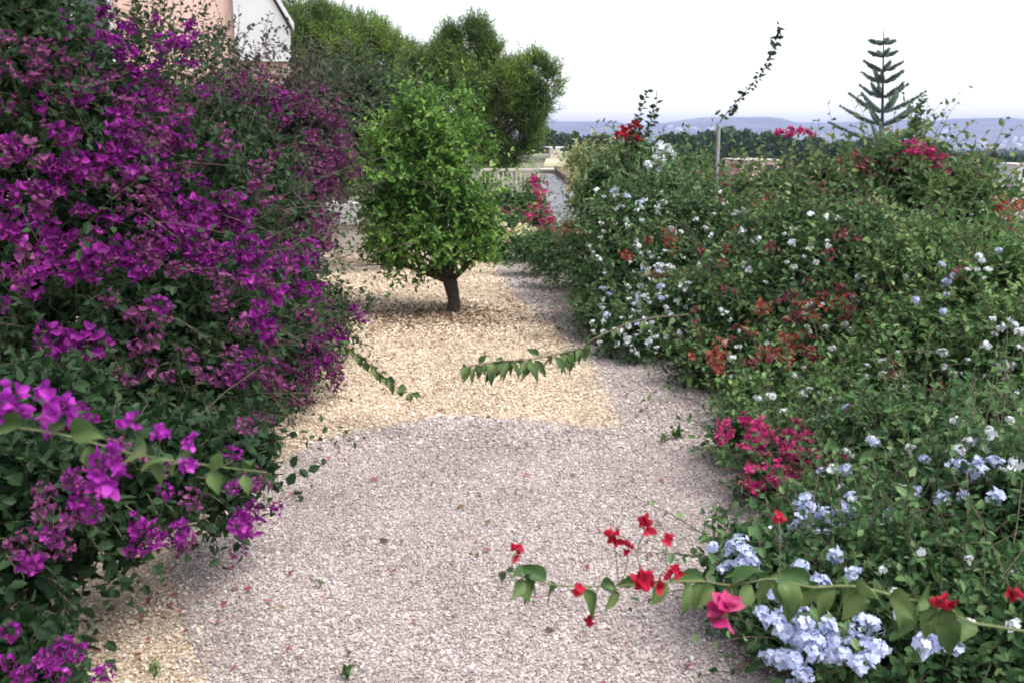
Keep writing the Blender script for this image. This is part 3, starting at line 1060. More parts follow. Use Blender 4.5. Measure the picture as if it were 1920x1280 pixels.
# haze
v, f = box(-6900, 6900, -900, 6600, -75, 78)
hzo = link('haze', npmesh('haze', v, f, M['soil']))
hm = bpy.data.materials.new('haze')
hm.use_nodes = True
hm.node_tree.nodes.remove(hm.node_tree.nodes['Principled BSDF'])
pv = hm.node_tree.nodes.new('ShaderNodeVolumePrincipled')
pv.inputs['Color'].default_value = (.50, .57, 1.0, 1)
pv.inputs['Density'].default_value = .00019
hm.node_tree.links.new(pv.outputs[0], hm.node_tree.nodes['Material Output'].inputs['Volume'])
hzo.data.materials.clear()
hzo.data.materials.append(hm)
hzo['kind'] = 'stuff'
# ------------------------------------------------------------ left: magenta bougainvilleas
rg = np.random.default_rng(31)
bl = [B(130, 370, 5.0, 200, 220, .8), B(320, 420, 5.5, 200, 180, .8), B(10, 110, 4.8, 110, 200, .6), B(110, 170, 5.2, 60, 90, .4), B(230, 600, 4.7, 250, 170, .75), B(375, 615, 5.2, 165, 140, .7), B(480, 565, 6.0, 95, 85, .6), B(290, 740, 4.7, 190, 110, .6), B(415, 765, 5.0, 70, 70, .4), B(420, 330, 6.2, 110, 110, .6), B(230, 240, 5.8, 60, 70, .4)]
lb = shrub('bougainvillea', 'big magenta bougainvillea covering the left of the garden in front of the pink house', 'bougainvillea', (-2.1, 5.1, 0), bl, 6200, .042, 'boug_leaf', L=.26, per=10, wid=.31, seed=41, inner=.6)
pts = px_hits(bl, [(0, 250, 130, 360, 10), (180, 100, 360, 330, 16), (200, 300, 440, 420, 9), (0, 440, 110, 560, 7), (60, 440, 300, 520, 12), (250, 560, 500, 850, 4), (300, 370, 480, 500, 26), (400, 460, 600, 560, 14), (30, 630, 170, 700, 12), (0, 60, 420, 520, 14), (400, 560, 540, 700, 5)], rg)
place_heads(lb, 'magenta', pts, 1.0, 98)
pts = px_hits(bl, [(0, 60, 560, 540, 85), (200, 560, 600, 860, 34)], rg)
place_heads(lb, 'magenta_dull', pts, 1.0, 0)

bl = [B(550, 300, 8.2, 75, 85, .6), B(510, 250, 8.4, 80, 70, .5), B(540, 395, 8.2, 38, 55, .5), B(490, 420, 7.4, 95, 95, .6), B(430, 240, 8.2, 80, 70, .5), B(515, 490, 7.6, 40, 40, .4), B(585, 215, 8.6, 30, 30, .3)]
lf = shrub('bougainvillea', 'faded mauve bougainvillea between the big magenta one and the small tree', 'bougainvillea', (-2.6, 7.9, 0), bl, 4200, .042, 'boug_leaf_far', L=.26, per=9, wid=.3, seed=42, inner=.5)
pts = px_hits(bl, [(400, 120, 660, 480, 260), (420, 430, 620, 520, 20)], rg)
place_heads(lf, 'magenta_dull', pts, 1.0, 98)
pts = px_hits(bl, [(380, 160, 560, 400, 50)], rg)
place_heads(lf, 'magenta', pts, .9, 0)

bl = [B(580, 590, 7.4, 65, 26, .3), B(545, 648, 6.6, 70, 34, .35), B(490, 720, 6.0, 55, 42, .3), B(650, 592, 7.5, 50, 9, .15), B(470, 640, 6.6, 80, 70, .4)]
lt = shrub('bougainvillea', 'low trailing magenta bougainvillea sprawling over the tan gravel edge', 'bougainvillea', (-1.9, 6.8, 0), bl, 1500, .036, 'boug_leaf', L=.22, per=9, wid=.31, seed=43, inner=.4, upb=.15)
place_heads(lt, 'magenta', px_hits(bl, [(560, 520, 620, 580, 5), (660, 570, 700, 605, 3), (480, 560, 650, 720, 16)], rg), 1.0, 98)
place_heads(lt, 'magenta_dull', px_hits(bl, [(440, 600, 640, 760, 40)], rg), .9, 98)

bl = [B(110, 880, 3.0, 160, 70, .35), B(290, 870, 3.3, 130, 55, .3), B(20, 960, 2.9, 80, 55, .3), B(430, 860, 3.7, 60, 40, .22), B(200, 940, 3.1, 60, 28, .18), B(60, 790, 3.3, 130, 80, .35), B(390, 945, 3.5, 40, 14, .12), B(60, 1040, 2.9, 90, 40, .25), B(200, 1000, 3.1, 60, 26, .18)]
LONG[0] = .02
ln = shrub('bougainvillea', 'near magenta bougainvillea with glossy dark leaves overhanging the gravel at lower left', 'bougainvillea', (-1.9, 3.2, 0), bl, 1500, .044, 'boug_leaf', L=.16, per=9, wid=.33, seed=44, inner=.5)
place_heads(ln, 'magenta', px_hits(bl, [(130, 900, 170, 950, 3), (260, 970, 350, 1010, 5), (440, 945, 510, 975, 4), (0, 760, 300, 960, 5), (200, 800, 500, 960, 3), (60, 1020, 250, 1060, 3), (400, 980, 460, 1010, 2)], rg), .62, 98)
place_heads(ln, 'magenta_dull', px_hits(bl, [(0, 800, 500, 1050, 16)], rg), .6, 98)

bl = [B(20, 1250, 2.5, 70, 28, .18), B(90, 1275, 2.5, 50, 30, .16), B(130, 1180, 2.7, 50, 10, .08)]
lc = shrub('bougainvillea', 'small magenta bougainvillea tip filling the bottom left corner', 'bougainvillea', (-1.75, 2.4, 0), bl, 190, .04, 'boug_leaf', L=.13, per=8, wid=.33, seed=45, inner=.5)
place_heads(lc, 'magenta', px_hits(bl, [(0, 1190, 180, 1279, 13)], rg), .55, 98)


sparse(lf, [B(440, 150, 8.3, 110, 90, .5), B(560, 190, 8.4, 60, 60, .4), B(330, 120, 8.4, 90, 80, .5)], 150, .05, 'boug_leaf_far', .38, 9, rg)
place_heads(lf, 'magenta_dull', px_hits([B(440, 160, 8.3, 90, 60, .5), B(350, 130, 8.3, 60, 60, .5)], [(340, 110, 520, 210, 20)], rg), .8, 0)
sparse(lb, [B(250, 120, 5.6, 160, 110, .5), B(90, 60, 5.2, 80, 80, .4)], 130, .048, 'boug_leaf', .32, 9, rg)
place_heads(lb, 'magenta', px_hits([B(240, 110, 5.6, 150, 90, .5)], [(60, 20, 380, 180, 36)], rg), .8, 0)

LONG[0] = .13
# arching sprays: a stem with individual leaves and bract groups
def big_leaf(parent, p, a, nrm, L, W, m, rng, droop=.35):
    """one leaf with a midrib fold and a pointed tip"""
    a = unit(a)
    s = unit(np.cross(nrm, a))
    u = np.cross(a, s)
    st = np.array([0, .12, .3, .5, .7, .87, 1.0])
    wd = np.array([.02, .62, 1.0, .90, .55, .22, .0]) * W * L * .95
    V, Fc = [], []
    c = np.array(p, float)
    t0 = 0
    sag = (.15 + 1.0 * rng.random()) * (1.0 if droop > 0 else 0)
    tw = rng.normal() * .5
    for t, w_ in zip(st, wd):
        d = unit(a * (1 - sag * t) + np.array([0, 0, -1.]) * sag * t * 1.25 + s * .15 * math.sin(t * 3 + tw))
        c = c + d * L * (t - t0)
        t0 = t
        sj = unit(s + u * tw * t)
        uj = np.cross(d, sj) * -1
        uj = uj if uj @ u > 0 else -uj
        cup = w_ * .45
        wv = w_ * (1 + .05 * rng.normal())
        V += [c + sj * wv + uj * cup, c + sj * wv * .5 + uj * cup * .42, c, c - sj * wv * .5 + uj * cup * .42, c - sj * wv + uj * cup]
    for i in range(len(st) - 1):
        for j in range(4):
            q = i * 5 + j
            Fc.append((q, q + 1, q + 6, q + 5))
    V = np.array(V)
    V += rng.normal(size=V.shape) * L * .005
    me_ = npmesh('leaf', V - p, np.array(Fc), M[m], True)
    o_ = bpy.data.objects.new('leaf', me_)
    COL.objects.link(o_)
    o_.parent = parent
    o_.location = Vector(p)
    return o_


def spray(parent, pts, r0, stem, leaves_, m, rng, flowers=(), world_off=None):
    path = bez(pts, 40)
    off = Vector(parent.location)
    so = bpy.data.objects.new('flowering_branch', npmesh('flowering_branch', *tubes(path[None], r0, r0 * .4, 8), M[stem], True))
    COL.objects.link(so)
    so.parent = parent
    so.location = -off
    for (t, ang, L, W) in leaves_:
        i = min(int(t * 39), 38)
        p = path[i]
        T = unit(path[i + 1] - path[i])
        sd_ = unit(np.cross(T, np.array([0, -1., 0])))
        a = T * (.75 if rng.random() < .7 else -.55) + sd_ * math.cos(ang) * (.3 + .6 * rng.random()) + np.array([0, -1., 0]) * (.2 + rng.normal() * .6)
        nrm = unit(np.array([0, -.75, .6]) + rng.normal(size=3) * .35)
        pet = p + unit(a) * .008
        big_leaf(so, pet, a, nrm, L, W, m, rng)
    for (p, kind, s) in flowers:
        i = np.argmin(np.linalg.norm(path - p, axis=1))
        q = path[max(i, 0)]
        o_ = bpy.data.objects.new('flower_cluster', HEADS[kind][int(rng.integers(len(HEADS[kind])))])
        COL.objects.link(o_)
        o_.parent = so
        o_.location = Vector(p)
        o_.scale = (s, s, s)
        o_.rotation_euler = (rng.random() * 3, rng.random() * 3, rng.random() * 6)
        if np.linalg.norm(p - q) > .02:
            st = bpy.data.objects.new('flower_stalk', npmesh('flower_stalk', *tubes(bez([q, (p + q) / 2 + rng.normal(size=3) * .008, p], 8)[None], .0011, .0008, 5), M['stem'], True))
            COL.objects.link(st)
            st.parent = so
    return so


rs = np.random.default_rng(5)
# near left spray with the large bracts
Yl = 1.25
pl = [at(-160, 770, Yl - .1), at(0, 796, Yl), at(120, 815, Yl), at(250, 850, Yl + .02), at(380, 870, Yl + .05), at(500, 885, Yl + .1)]
lvs = [(.18, 2.9, .062, .32), (.30, 3.0, .064, .36), (.34, 2.6, .052, .33), (.43, 3.3, .060, .34), (.48, .5, .045, .3), (.60, 2.9, .062, .38), (.66, .3, .04, .3), (.72, 2.9, .052, .33), (.78, 3.4, .045, .3), (.83, .4, .036, .3), (.88, 2.8, .042, .32), (.93, .5, .03, .3), (.96, 2.7, .034, .3), (1, 1.5, .026, .3)]
MB = 'magenta_bright'
fls = [(at(22, 755, Yl), 'magenta_bright', 0.50), (at(-6, 770, Yl), 'magenta_bright', 0.40), (at(100, 748, Yl), 'magenta_bright', 0.50), (at(118, 770, Yl), 'magenta_bright', 0.34), (at(200, 858, Yl), 'magenta_bright', 0.48), (at(205, 898, Yl), 'magenta_bright', 0.48), (at(190, 880, Yl), 'magenta_bright', 0.40), (at(242, 790, Yl), 'magenta_bright', 0.27),
       (at(300, 812, Yl), 'magenta_bright', 0.29), (at(360, 828, Yl), 'magenta_bright', 0.24), (at(352, 870, Yl), 'magenta_bright', 0.24), (at(262, 460, 2.3), 'magenta_bright', .01)][:-1]
spray(ln, pl, .0022, 'stem_green', lvs, 'big_leaf', rs, fls)

# trailing tip over the tan gravel
pl = [at(590, 640, 6.1), at(650, 652, 5.8), at(700, 690, 5.6), at(740, 722, 5.5), at(776, 742, 5.45)]
lvs = [(.2 + .8 * i / 17, (0.2 if i % 2 else 3.0) + rs.normal() * .3, .075 * (1 - .3 * i / 17), .36) for i in range(18)]
lvs += [(.1 + .9 * rs.random(), rs.random() * 6.28, .06, .36) for i in range(16)]
spray(lt, pl, .005, 'stem', lvs, 'spray_leaf', rs)

# thin upright shoots in front of the house
def whip(parent, px0, py0, px1, py1, Y, n, L=.04, bow=18, m='boug_leaf_far', r=.003):
    a, b = at(px0, py0, Y), at(px1, py1, Y)
    mid = at((px0 + px1) / 2 + bow * rs.normal(), (py0 + py1) / 2, Y)
    path = bez([a, mid, b], 16)
    idx = np.linspace(3, 15, n)
    i0 = np.minimum(idx.astype(int), 14)
    P = path[i0] + (path[i0 + 1] - path[i0]) * (idx - i0)[:, None]
    T = unit(path[i0 + 1] - path[i0])
    ph = np.arange(n) * 2.4
    u = unit(np.cross(T, np.array([.1, 1, .1])))
    w_ = np.cross(T, u)
    A = T * .5 + u * np.cos(ph)[:, None] + w_ * np.sin(ph)[:, None]
    v, f = leaves(P, A, rnd_unit(n, rs) + np.array([0, 0, .8]), L * (.7 + .5 * rs.random(n)), .32)
    so = link('long_shoot', npmesh('long_shoot', *tubes(path[None], r, r * .4, 5), M['stem'], True), parent)
    o_ = bpy.data.objects.new('shoot_leaves', npmesh('shoot_leaves', v, f, M[m]))
    COL.objects.link(o_)
    o_.parent = so


for k in range(16):
    x = rs.uniform(360, 520)
    whip(lf, x - rs.uniform(-50, 50), 200, x, rs.uniform(-20, 110) if x < 440 else rs.uniform(40, 130), 8.2, 20, bow=26)
for k in range(12):
    x = rs.uniform(90, 380)
    whip(lb, x - rs.uniform(-60, 60), 240, x, rs.uniform(-60, 80), 5.7, 22, .045, bow=30, m='boug_leaf')
for k in range(8):
    whip(lf, rs.uniform(560, 620), 240, rs.uniform(560, 660), rs.uniform(130, 190), 8.5, 20, .04)

# ------------------------------------------------------------ behind the citrus tree
bl = [B(650, 250, 12.5, 60, 60), B(700, 220, 12.5, 60, 50), B(620, 210, 13, 60, 40), B(730, 300, 12.6, 50, 60)]
shrub('oleander', 'tall grey green oleander behind the left side of the small tree', 'shrub', (*at(740, 420, 12.5)[:2], 0), bl, 1700, .11, 'oleander_leaf', L=.4, per=11, wid=.11, seed=51, inner=.5, upb=.8)
bl = [B(950, 398, 17.5, 50, 32), B(900, 410, 17.5, 50, 40), B(985, 398, 17.5, 28, 26), B(940, 435, 17, 50, 28)]
o = shrub('shrub', 'dark green rounded shrub in front of the railing behind the small tree', 'shrub', (*at(940, 440, 17)[:2], 0), bl, 1200, .055, 'hedge_leaf', L=.18, per=9, seed=52)
place_heads(o, 'rose_dull', px_hits(bl, [(920, 380, 1000, 400, 8)], rg), 1.2)
bl = [B(998, 350, 18, 9, 28), B(1008, 400, 17.5, 14, 24), B(1002, 425, 16.5, 28, 20), B(1075, 445, 16, 40, 14)]
o = shrub('bougainvillea', 'red bougainvillea strip along the left edge of the grey ramp', 'bougainvillea', (*at(1008, 450, 16.5)[:2], 0), bl, 500, .05, 'hedge_leaf_warm', L=.22, per=8, seed=53)
place_heads(o, 'pink', px_hits(bl, [(990, 330, 1022, 380, 22), (980, 385, 1038, 440, 34)], rg), 1.1)
place_heads(o, 'coral', px_hits(bl, [(1040, 410, 1110, 440, 14)], rg), 1.2)
bl = [B(955, 440, 13.6, 32, 22), B(985, 455, 13.4, 38, 22), B(925, 455, 13.5, 25, 22)]
o = shrub('shrub', 'low green shrub with creamy white flowers beside the path right of the small tree', 'shrub', (*at(960, 470, 13.5)[:2], 0), bl, 420, .05, 'plumb_leaf', L=.2, per=8, seed=54)
place_heads(o, 'cream', px_hits(bl, [(950, 425, 1000, 450, 10), (925, 420, 990, 445, 5)], rg), .8)

# ------------------------------------------------------------ right: the mixed hedge
bl = [B(1098, 308, 13, 20, 20), B(1125, 325, 13, 30, 30), B(1112, 355, 12.5, 24, 26)]
shrub('variegated_shrub', 'yellow cream variegated shrub at the far left end of the hedge', 'shrub', (*at(1120, 430, 13)[:2], 0), bl, 620, .06, 'cream_leaf', L=.2, per=9, seed=60, upb=.6)
bl = [B(1180, 325, 10.6, 38, 34), B(1230, 345, 10.5, 50, 38), B(1290, 355, 10.4, 60, 38), B(1160, 380, 10, 60, 44)]
ol = shrub('oleander', 'upright shrub with white flower heads near the left end of the hedge', 'shrub', (*at(1220, 450, 10.5)[:2], 0), bl, 1300, .075, 'hedge_leaf', L=.26, per=10, wid=.2, seed=61, upb=.7)
place_heads(ol, 'white', [at(1228, 296, 9.9), at(1240, 306, 9.9), at(1218, 312, 9.9), at(1232, 318, 9.9), at(1250, 280, 10), at(1238, 278, 10), at(1262, 290, 10)], 2.0)
# dark shoot with red tip
for (a, b, c, d, n_) in ((1172, 300, 1214, 172, 26), (1180, 300, 1226, 205, 22), (1176, 290, 1190, 225, 16), (1190, 280, 1232, 180, 12)):
    whip(ol, a, b, c, d, 9.9, n_, .068, 12, 'boug_leaf', .004)
place_heads(ol, 'crimson', [at(1172, 246, 9.9), at(1184, 240, 9.9), at(1165, 250, 9.9), at(1188, 254, 9.9), at(1178, 258, 9.9)], 1.5)

bl = [B(1185, 450, 9.0, 70, 80), B(1230, 420, 9.0, 110, 80), B(1120, 530, 9, 45, 55), B(1200, 530, 8.4, 100, 85), B(1070, 485, 11, 60, 30), B(1160, 600, 8.2, 60, 55), B(1330, 470, 8.6, 110, 90), B(1300, 600, 7.8, 110, 90), B(1010, 470, 12, 40, 20), B(1200, 640, 7.5, 70, 50)]
p1 = shrub('plumbago', 'dark green plumbago with tiny pale blue flowers at the hedge end beside the path', 'plumbago', (1.5, 8.8, 0), bl, 5200, .040, 'plumb_leaf', L=.24, per=10, seed=62)
place_heads(p1, 'tiny_blue', px_hits(bl, [(1100, 360, 1440, 660, 150), (1120, 500, 1300, 680, 26)], rg), 1.0, 98)
place_heads(p1, 'blue', px_hits(bl, [(1130, 340, 1200, 380, 4), (1180, 500, 1240, 620, 14), (1100, 540, 1160, 600, 5)], rg), .9, 0)
place_heads(p1, 'coral', px_hits(bl, [(1130, 420, 1260, 520, 10)], rg), .9, 98)

bl = [B(1350, 405, 9.6, 90, 55), B(1460, 420, 9, 110, 60), B(1590, 390, 8.6, 110, 70), B(1710, 385, 8.0, 90, 65), B(1790, 400, 7.6, 80, 55), B(1840, 425, 7.2, 60, 50), B(1530, 460, 8.2, 130, 60), B(1680, 345, 8.2, 70, 30)]
bt = shrub('bougainvillea', 'tall rambling bougainvillea with sparse red bracts along the top of the hedge', 'bougainvillea', (3.1, 8.4, 0), bl, 4800, .058, 'hedge_leaf_warm', L=.26, per=10, seed=63, upb=.6, inner=.5)
place_heads(bt, 'pink', px_hits(bl, [(1700, 275, 1765, 310, 8)], rg) + [at(x, y, 7.9) for x, y in ((1462, 248), (1478, 252), (1500, 246), (1512, 244), (1522, 250), (1488, 244))] + [at(x, y, 7.5) for x, y in ((1708, 276), (1718, 282), (1730, 286), (1742, 290), (1752, 296), (1762, 302), (1728, 278), (1746, 284))], 1.0, 98)
place_heads(bt, 'rose_dull', px_hits(bl, [(1570, 280, 1620, 320, 12), (1620, 380, 1665, 400, 6), (1720, 400, 1760, 440, 5), (1330, 290, 1900, 480, 30), (1800, 430, 1900, 445, 10)], rg), 1.0, 98)
place_heads(bt, 'coral', px_hits(bl, [(1330, 300, 1400, 340, 8), (1870, 370, 1920, 400, 8), (1260, 370, 1500, 450, 8)], rg), .9, 98)
place_heads(bt, 'white', px_hits(bl, [(1350, 350, 1900, 480, 26)], rg), .6, 98)
for (a, b, c, d, n_) in ((1500, 330, 1462, 256, 14), (1540, 330, 1520, 250, 14), (1690, 310, 1732, 178, 40), (1700, 300, 1728, 190, 30), (1690, 290, 1720, 225, 26), (1850, 380, 1800, 300, 20), (1760, 330, 1840, 290, 24), (1600, 330, 1590, 268, 20), (1640, 320, 1660, 270, 22), (1400, 360, 1390, 280, 22), (1300, 370, 1270, 300, 22), (1830, 350, 1880, 300, 22)):
    whip(bt, a, b, c, d, 7.9, n_, .05, 8, 'hedge_leaf_warm', .004)

# grey pole with the long shoot
pb = at(1345, 300, 9.15)
po = empty('pole', (pb[0], pb[1], 0), 'thin grey pole rising out of the hedge', 'pole')
v, f = tubes(np.array([[[pb[0], pb[1], 0], [pb[0], pb[1], 1.0], [pb[0], pb[1], at(1345, 236, 9.15)[2]]]]), .019, .017, 10)
link('pole_shaft', npmesh('pole_shaft', v, f, M['post'], True), po)
v, f = tubes(np.array([[[pb[0], pb[1], at(1345, 236, 9.15)[2] - .01], [pb[0], pb[1], at(1345, 232, 9.15)[2]]]]), .024, .02, 10)
link('pole_cap', npmesh('pole_cap', v, f, M['post'], True), po)
cl = empty('climbing_shoot', (pb[0], pb[1] + .05, 0), 'long arching leafy shoot leaning against the sky from the pole top', 'climber')
path = bez([(pb[0] + .03, pb[1] + .06, 0), at(1348, 300, 9.2), at(1346, 240, 9.2), at(1378, 195, 9.15), at(1425, 140, 9.1), at(1448, 92, 9.1), at(1462, 48, 9.1)], 44)
link('stem', npmesh('stem', *tubes(path[None], .006, .002, 6), M['stem'], True), cl)
n = 80
idx = np.linspace(17, 42.9, n)
i0 = idx.astype(int)
P = path[i0] + (path[i0 + 1] - path[i0]) * (idx - i0)[:, None]
v, f = leaves(P + rnd_unit(n, rs) * .018, rnd_unit(n, rs) * np.array([1, .7, .8]) + np.array([.1, 0, -.1]), rnd_unit(n, rs), .06 * (.6 + .6 * rs.random(n)), .33)
link('foliage', npmesh('foliage', v, f, M['boug_leaf']), cl)

bl = [B(1480, 500, 7.4, 140, 90), B(1440, 600, 7.0, 120, 90), B(1620, 520, 6.8, 130, 100), B(1590, 640, 6.4, 130, 80), B(1380, 690, 6.7, 110, 55), B(1500, 710, 6.2, 120, 60)]
rr_ = shrub('bougainvillea', 'dark green bougainvillea with coral red bracts in the middle of the hedge', 'bougainvillea', (2.2, 6.9, 0), bl, 4000, .046, 'hedge_leaf', L=.27, per=10, seed=64)
place_heads(rr_, 'coral', px_hits(bl, [(1630, 565, 1700, 615, 16), (1310, 650, 1350, 690, 6), (1440, 560, 1600, 600, 8), (1380, 620, 1500, 680, 8)], rg), 1.0, 98)
place_heads(rr_, 'rose_dull', px_hits(bl, [(1450, 540, 1590, 600, 14), (1600, 530, 1680, 570, 6), (1300, 440, 1700, 720, 40)], rg), .9, 98)
place_heads(rr_, 'white', px_hits(bl, [(1600, 500, 1660, 540, 9), (1400, 700, 1450, 730, 5), (1350, 560, 1700, 720, 40), (1380, 380, 1560, 520, 24)], rg), .8, 98)

bl = [B(1770, 530, 6.0, 110, 100), B(1890, 580, 5.5, 110, 100), B(1760, 660, 5.5, 120, 80), B(1900, 690, 5.0, 110, 100), B(1660, 720, 5.5, 110, 70), B(1560, 790, 5.3, 130, 60), B(1440, 780, 5.7, 90, 48)]
jm = shrub('jasmine', 'fresh light green jasmine with scattered white flowers at the right of the hedge', 'jasmine', (2.6, 5.6, 0), bl, 4200, .038, 'light_leaf', L=.24, per=10, seed=65)
place_heads(jm, 'white', px_hits(bl, [(1840, 600, 1920, 720, 14), (1820, 480, 1870, 530, 6), (1620, 660, 1800, 720, 8), (1400, 650, 1920, 820, 34)], rg), .85, 98)
place_heads(jm, 'rose_dull', px_hits(bl, [(1640, 670, 1670, 700, 4), (1700, 740, 1800, 800, 8), (1780, 480, 1810, 520, 4)], rg), .8, 98)
place_heads(jm, 'blue', px_hits(bl, [(1690, 470, 1900, 600, 8), (1480, 760, 1700, 820, 7)], rg), .9, 98)

bl = [B(1400, 850, 5.0, 60, 42, .25), B(1480, 870, 4.7, 85, 50, .3), B(1570, 880, 4.5, 80, 50, .3), B(1440, 920, 4.5, 55, 28, .2)]
pk = shrub('bougainvillea', 'low hot pink bougainvillea at the hedge foot over the gravel', 'bougainvillea', (1.45, 4.8, 0), bl, 1000, .036, 'plumb_leaf', L=.18, per=9, seed=66)
place_heads(pk, 'pink', px_hits(bl, [(1350, 780, 1440, 850, 9), (1430, 800, 1530, 870, 7), (1460, 870, 1500, 925, 6), (1540, 865, 1600, 905, 9), (1390, 870, 1430, 910, 5)], rg), .85, 98)
place_heads(pk, 'rose_dull', px_hits(bl, [(1350, 780, 1600, 930, 16)], rg), .8, 98)
place_heads(pk, 'white', [at(1512, 905, 4.2), at(1478, 905, 4.25)], .8)

bl = [B(1640, 960, 4.0, 120, 80, .4), B(1700, 860, 4.4, 140, 75, .4), B(1830, 850, 4.1, 120, 90, .4), B(1780, 960, 3.7, 130, 90, .4), B(1900, 960, 3.4, 110, 110, .4), B(1570, 1010, 3.8, 80, 60, .3)]
pm = shrub('plumbago', 'leafy plumbago with white and pale blue heads at the right edge of the picture', 'plumbago', (2.0, 4.0, 0), bl, 3300, .036, 'plumb_leaf', L=.21, per=10, seed=67)
place_heads(pm, 'blue', px_hits(bl, [(1500, 920, 1560, 1000, 10), (1580, 940, 1680, 1010, 12), (1480, 1010, 1560, 1060, 6), (1800, 830, 1860, 870, 5), (1560, 830, 1920, 1080, 22), (1440, 940, 1540, 1060, 12)], rg), .95, 98)
place_heads(pm, 'white', px_hits(bl, [(1780, 770, 1920, 860, 8), (1560, 800, 1920, 1080, 26)], rg), .8, 98)
place_heads(pm, 'rose_dull', px_hits(bl, [(1560, 1000, 1640, 1060, 5)], rg), .7, 98)

bl = [B(1570, 1120, 3.15, 90, 80, .3), B(1500, 1230, 3.0, 65, 60, .25), B(1680, 1110, 3.1, 120, 90, .35), B(1800, 1110, 3.0, 120, 90, .35), B(1640, 1230, 2.8, 120, 80, .3), B(1790, 1240, 2.7, 130, 90, .3), B(1900, 1180, 2.7, 80, 110, .3), B(1400, 1060, 3.3, 45, 40, .15), B(1450, 1080, 3.2, 50, 40, .18)]
pn = shrub('plumbago', 'nearest plumbago with dense sky blue flower heads at the lower right', 'plumbago', (1.5, 2.9, 0), bl, 2500, .036, 'plumb_leaf', L=.18, per=10, seed=68)
place_heads(pn, 'blue', px_hits(bl, [(1350, 1015, 1420, 1075, 11), (1400, 1110, 1530, 1180, 8), (1440, 1170, 1560, 1279, 26), (1470, 1030, 1600, 1100, 10), (1590, 1190, 1640, 1260, 8), (1740, 1180, 1780, 1220, 3), (1600, 1140, 1650, 1190, 4)], rg), .95, 98)
place_heads(pn, 'white', px_hits(bl, [(1550, 1030, 1900, 1200, 9)], rg), .7, 98)

# ------------------------------------------------------------ the near right spray and its plant
bl = [(2.05, 1.75, .75, .35, .35, .45), (1.95, 2.0, .45, .35, .3, .35), (1.75, 1.9, .62, .3, .25, .3)]
nb = shrub('bougainvillea', 'crimson bougainvillea entering from the right edge with a long arching leafy spray', 'bougainvillea', (2.1, 1.7, 0), bl, 260, .062, 'big_leaf', L=.3, per=8, wid=.33, seed=70)
Yr = 1.62
pl = [(1.75, 1.75, .68), at(1900, 1180, 1.66), at(1780, 1140, 1.64), at(1700, 1122, Yr), at(1600, 1098, Yr), at(1520, 1100, Yr), at(1450, 1084, Yr), at(1370, 1096, Yr), at(1300, 1088, Yr), at(1150, 1098, Yr), at(1040, 1096, Yr), at(990, 1080, Yr), at(955, 1078, Yr)]
lv = []
for i in range(44):
    t = .10 + .90 * i / 43
    L = np.interp(t, [.1, .35, .6, 1], [.095, .088, .062, .056]) * (.75 + .4 * rs.random())
    lv.append((t, (3.0 if i % 3 else .45) + rs.normal() * .42, L * (.95 if t > .4 else .85), .25 + .07 * rs.random()))
fl_ = [(at(968, 1034, Yr), 'crimson_tight', 0.76), (at(1155, 1006, Yr), 'crimson_tight', 0.88), (at(1178, 1024, Yr), 'crimson_tight', 0.63), (at(1213, 984, Yr), 'crimson_tight', 0.95), (at(1251, 1012, Yr), 'crimson_tight', 0.71), (at(1084, 1104, Yr - .03), 'crimson_tight', 0.76), (at(1108, 1164, Yr), 'crimson_tight', 0.71),
       (at(1204, 1088, Yr - .04), 'crimson_tight', 1.05), (at(1230, 1094, Yr - .04), 'crimson_tight', 0.84), (at(1262, 1074, Yr - .04), 'crimson_tight', 0.84), (at(1362, 1148, Yr - .05), 'pink_tight', 1.2), (at(1768, 1128, Yr), 'crimson_tight', 1.01), (at(1905, 1115, 1.7), 'crimson_tight', 0.84), (at(1460, 968, Yr + .1), 'crimson_tight', 0.71)]
spray(nb, pl, .0032, 'stem_green', lv, 'big_leaf', rs, fl_)

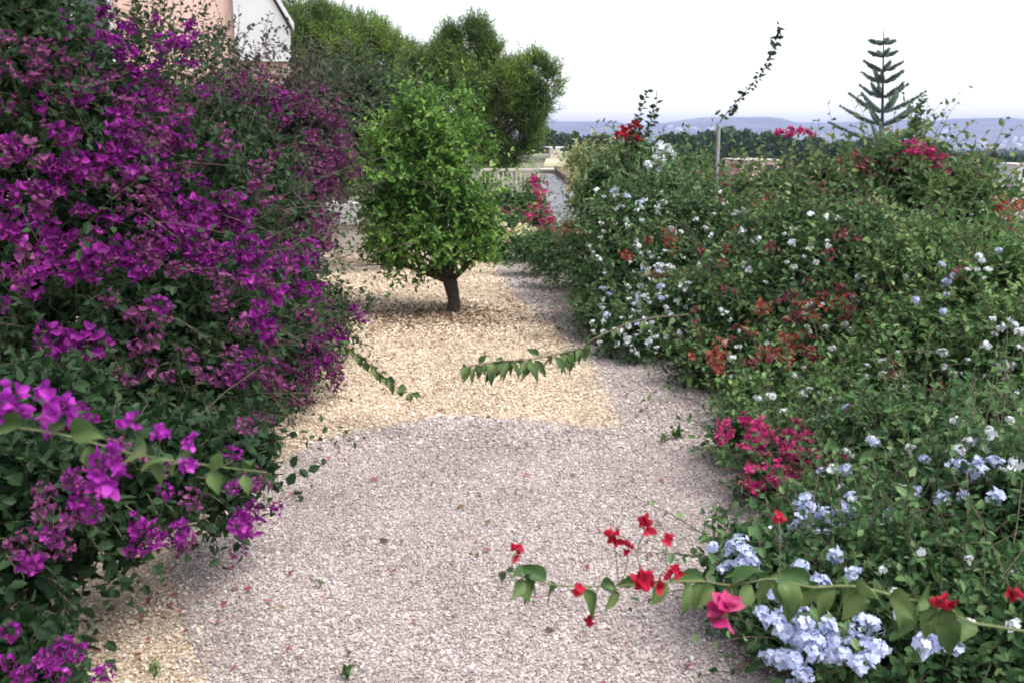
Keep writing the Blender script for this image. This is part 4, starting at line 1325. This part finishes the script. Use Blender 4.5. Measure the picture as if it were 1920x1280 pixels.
# middle spray with drooping leaves
pl = [at(1290, 590, 5.6), at(1200, 600, 5.0), at(1120, 632, 4.5), at(1078, 655, 4.2), at(1000, 672, 4.0), at(930, 678, 3.9), at(868, 688, 3.85)]
lv = [(.06, 3.2, .07, .3), (.12, .3, .06, .3), (.17, 2.9, .07, .3), (.22, .4, .06, .3), (.28, 3.0, .07, .28), (.33, .2, .06, .3), (.39, 2.8, .07, .26), (.42, .4, .05, .3), (.45, 3.2, .06, .3), (.5, 2.8, .08, .22), (.54, 3.1, .085, .2), (.58, 2.6, .10, .2), (.61, 3.3, .09, .22), (.65, .4, .07, .22), (.67, 2.8, .11, .22), (.71, 3.2, .10, .22), (.75, 2.7, .11, .2), (.79, 3.1, .09, .22), (.8, .3, .05, .2), (.84, 2.7, .10, .18), (.88, 3.0, .05, .3), (.92, 2.8, .06, .3), (.94, .4, .05, .3), (.97, 3.1, .07, .26), (1, 1.6, .05, .3), (.99, 2.8, .06, .3)]
lv += [(.42 + .56 * rs.random(), 2.8 + rs.normal() * .6, .07 + .04 * rs.random(), .19) for i in range(26)]
spray(rr_, pl, .0045, 'stem', lv, 'spray_leaf', rs)

# little weeds in the gravel
for i, (px, py, s) in enumerate([(1268, 824, .9), (1245, 832, .6), (650, 1276, .5), (290, 1272, .4), (600, 1105, .2)]):
    p = on_ground(px, py)
    n = 26
    A = rnd_unit(n, rs)
    A[:, 2] = np.abs(A[:, 2]) + .5
    v, f = leaves(np.tile(p, (n, 1)) + rs.normal(size=(n, 3)) * .02 * s + np.array([0, 0, .03]), A, rnd_unit(n, rs), .045 * s, .22)
    v2, f2 = tubes(np.stack([np.tile(p, (5, 1)), p + rs.normal(size=(5, 3)) * .015 + np.array([0, 0, .05])], 1), .0015, .001, 4)
    lab = ['little green weed in the mauve gravel near the pink flowers', 'tiny seedling left of the weed near the pink flowers', 'small dark green seedling at the bottom centre edge', 'small green sprig in tan gravel at the bottom left', 'faint tiny seedling in the open mauve gravel'][i]
    tag(link('weed', npmesh('weed', *join([(v, f), (v2, f2)]), M['light_leaf'])), lab, 'weed')
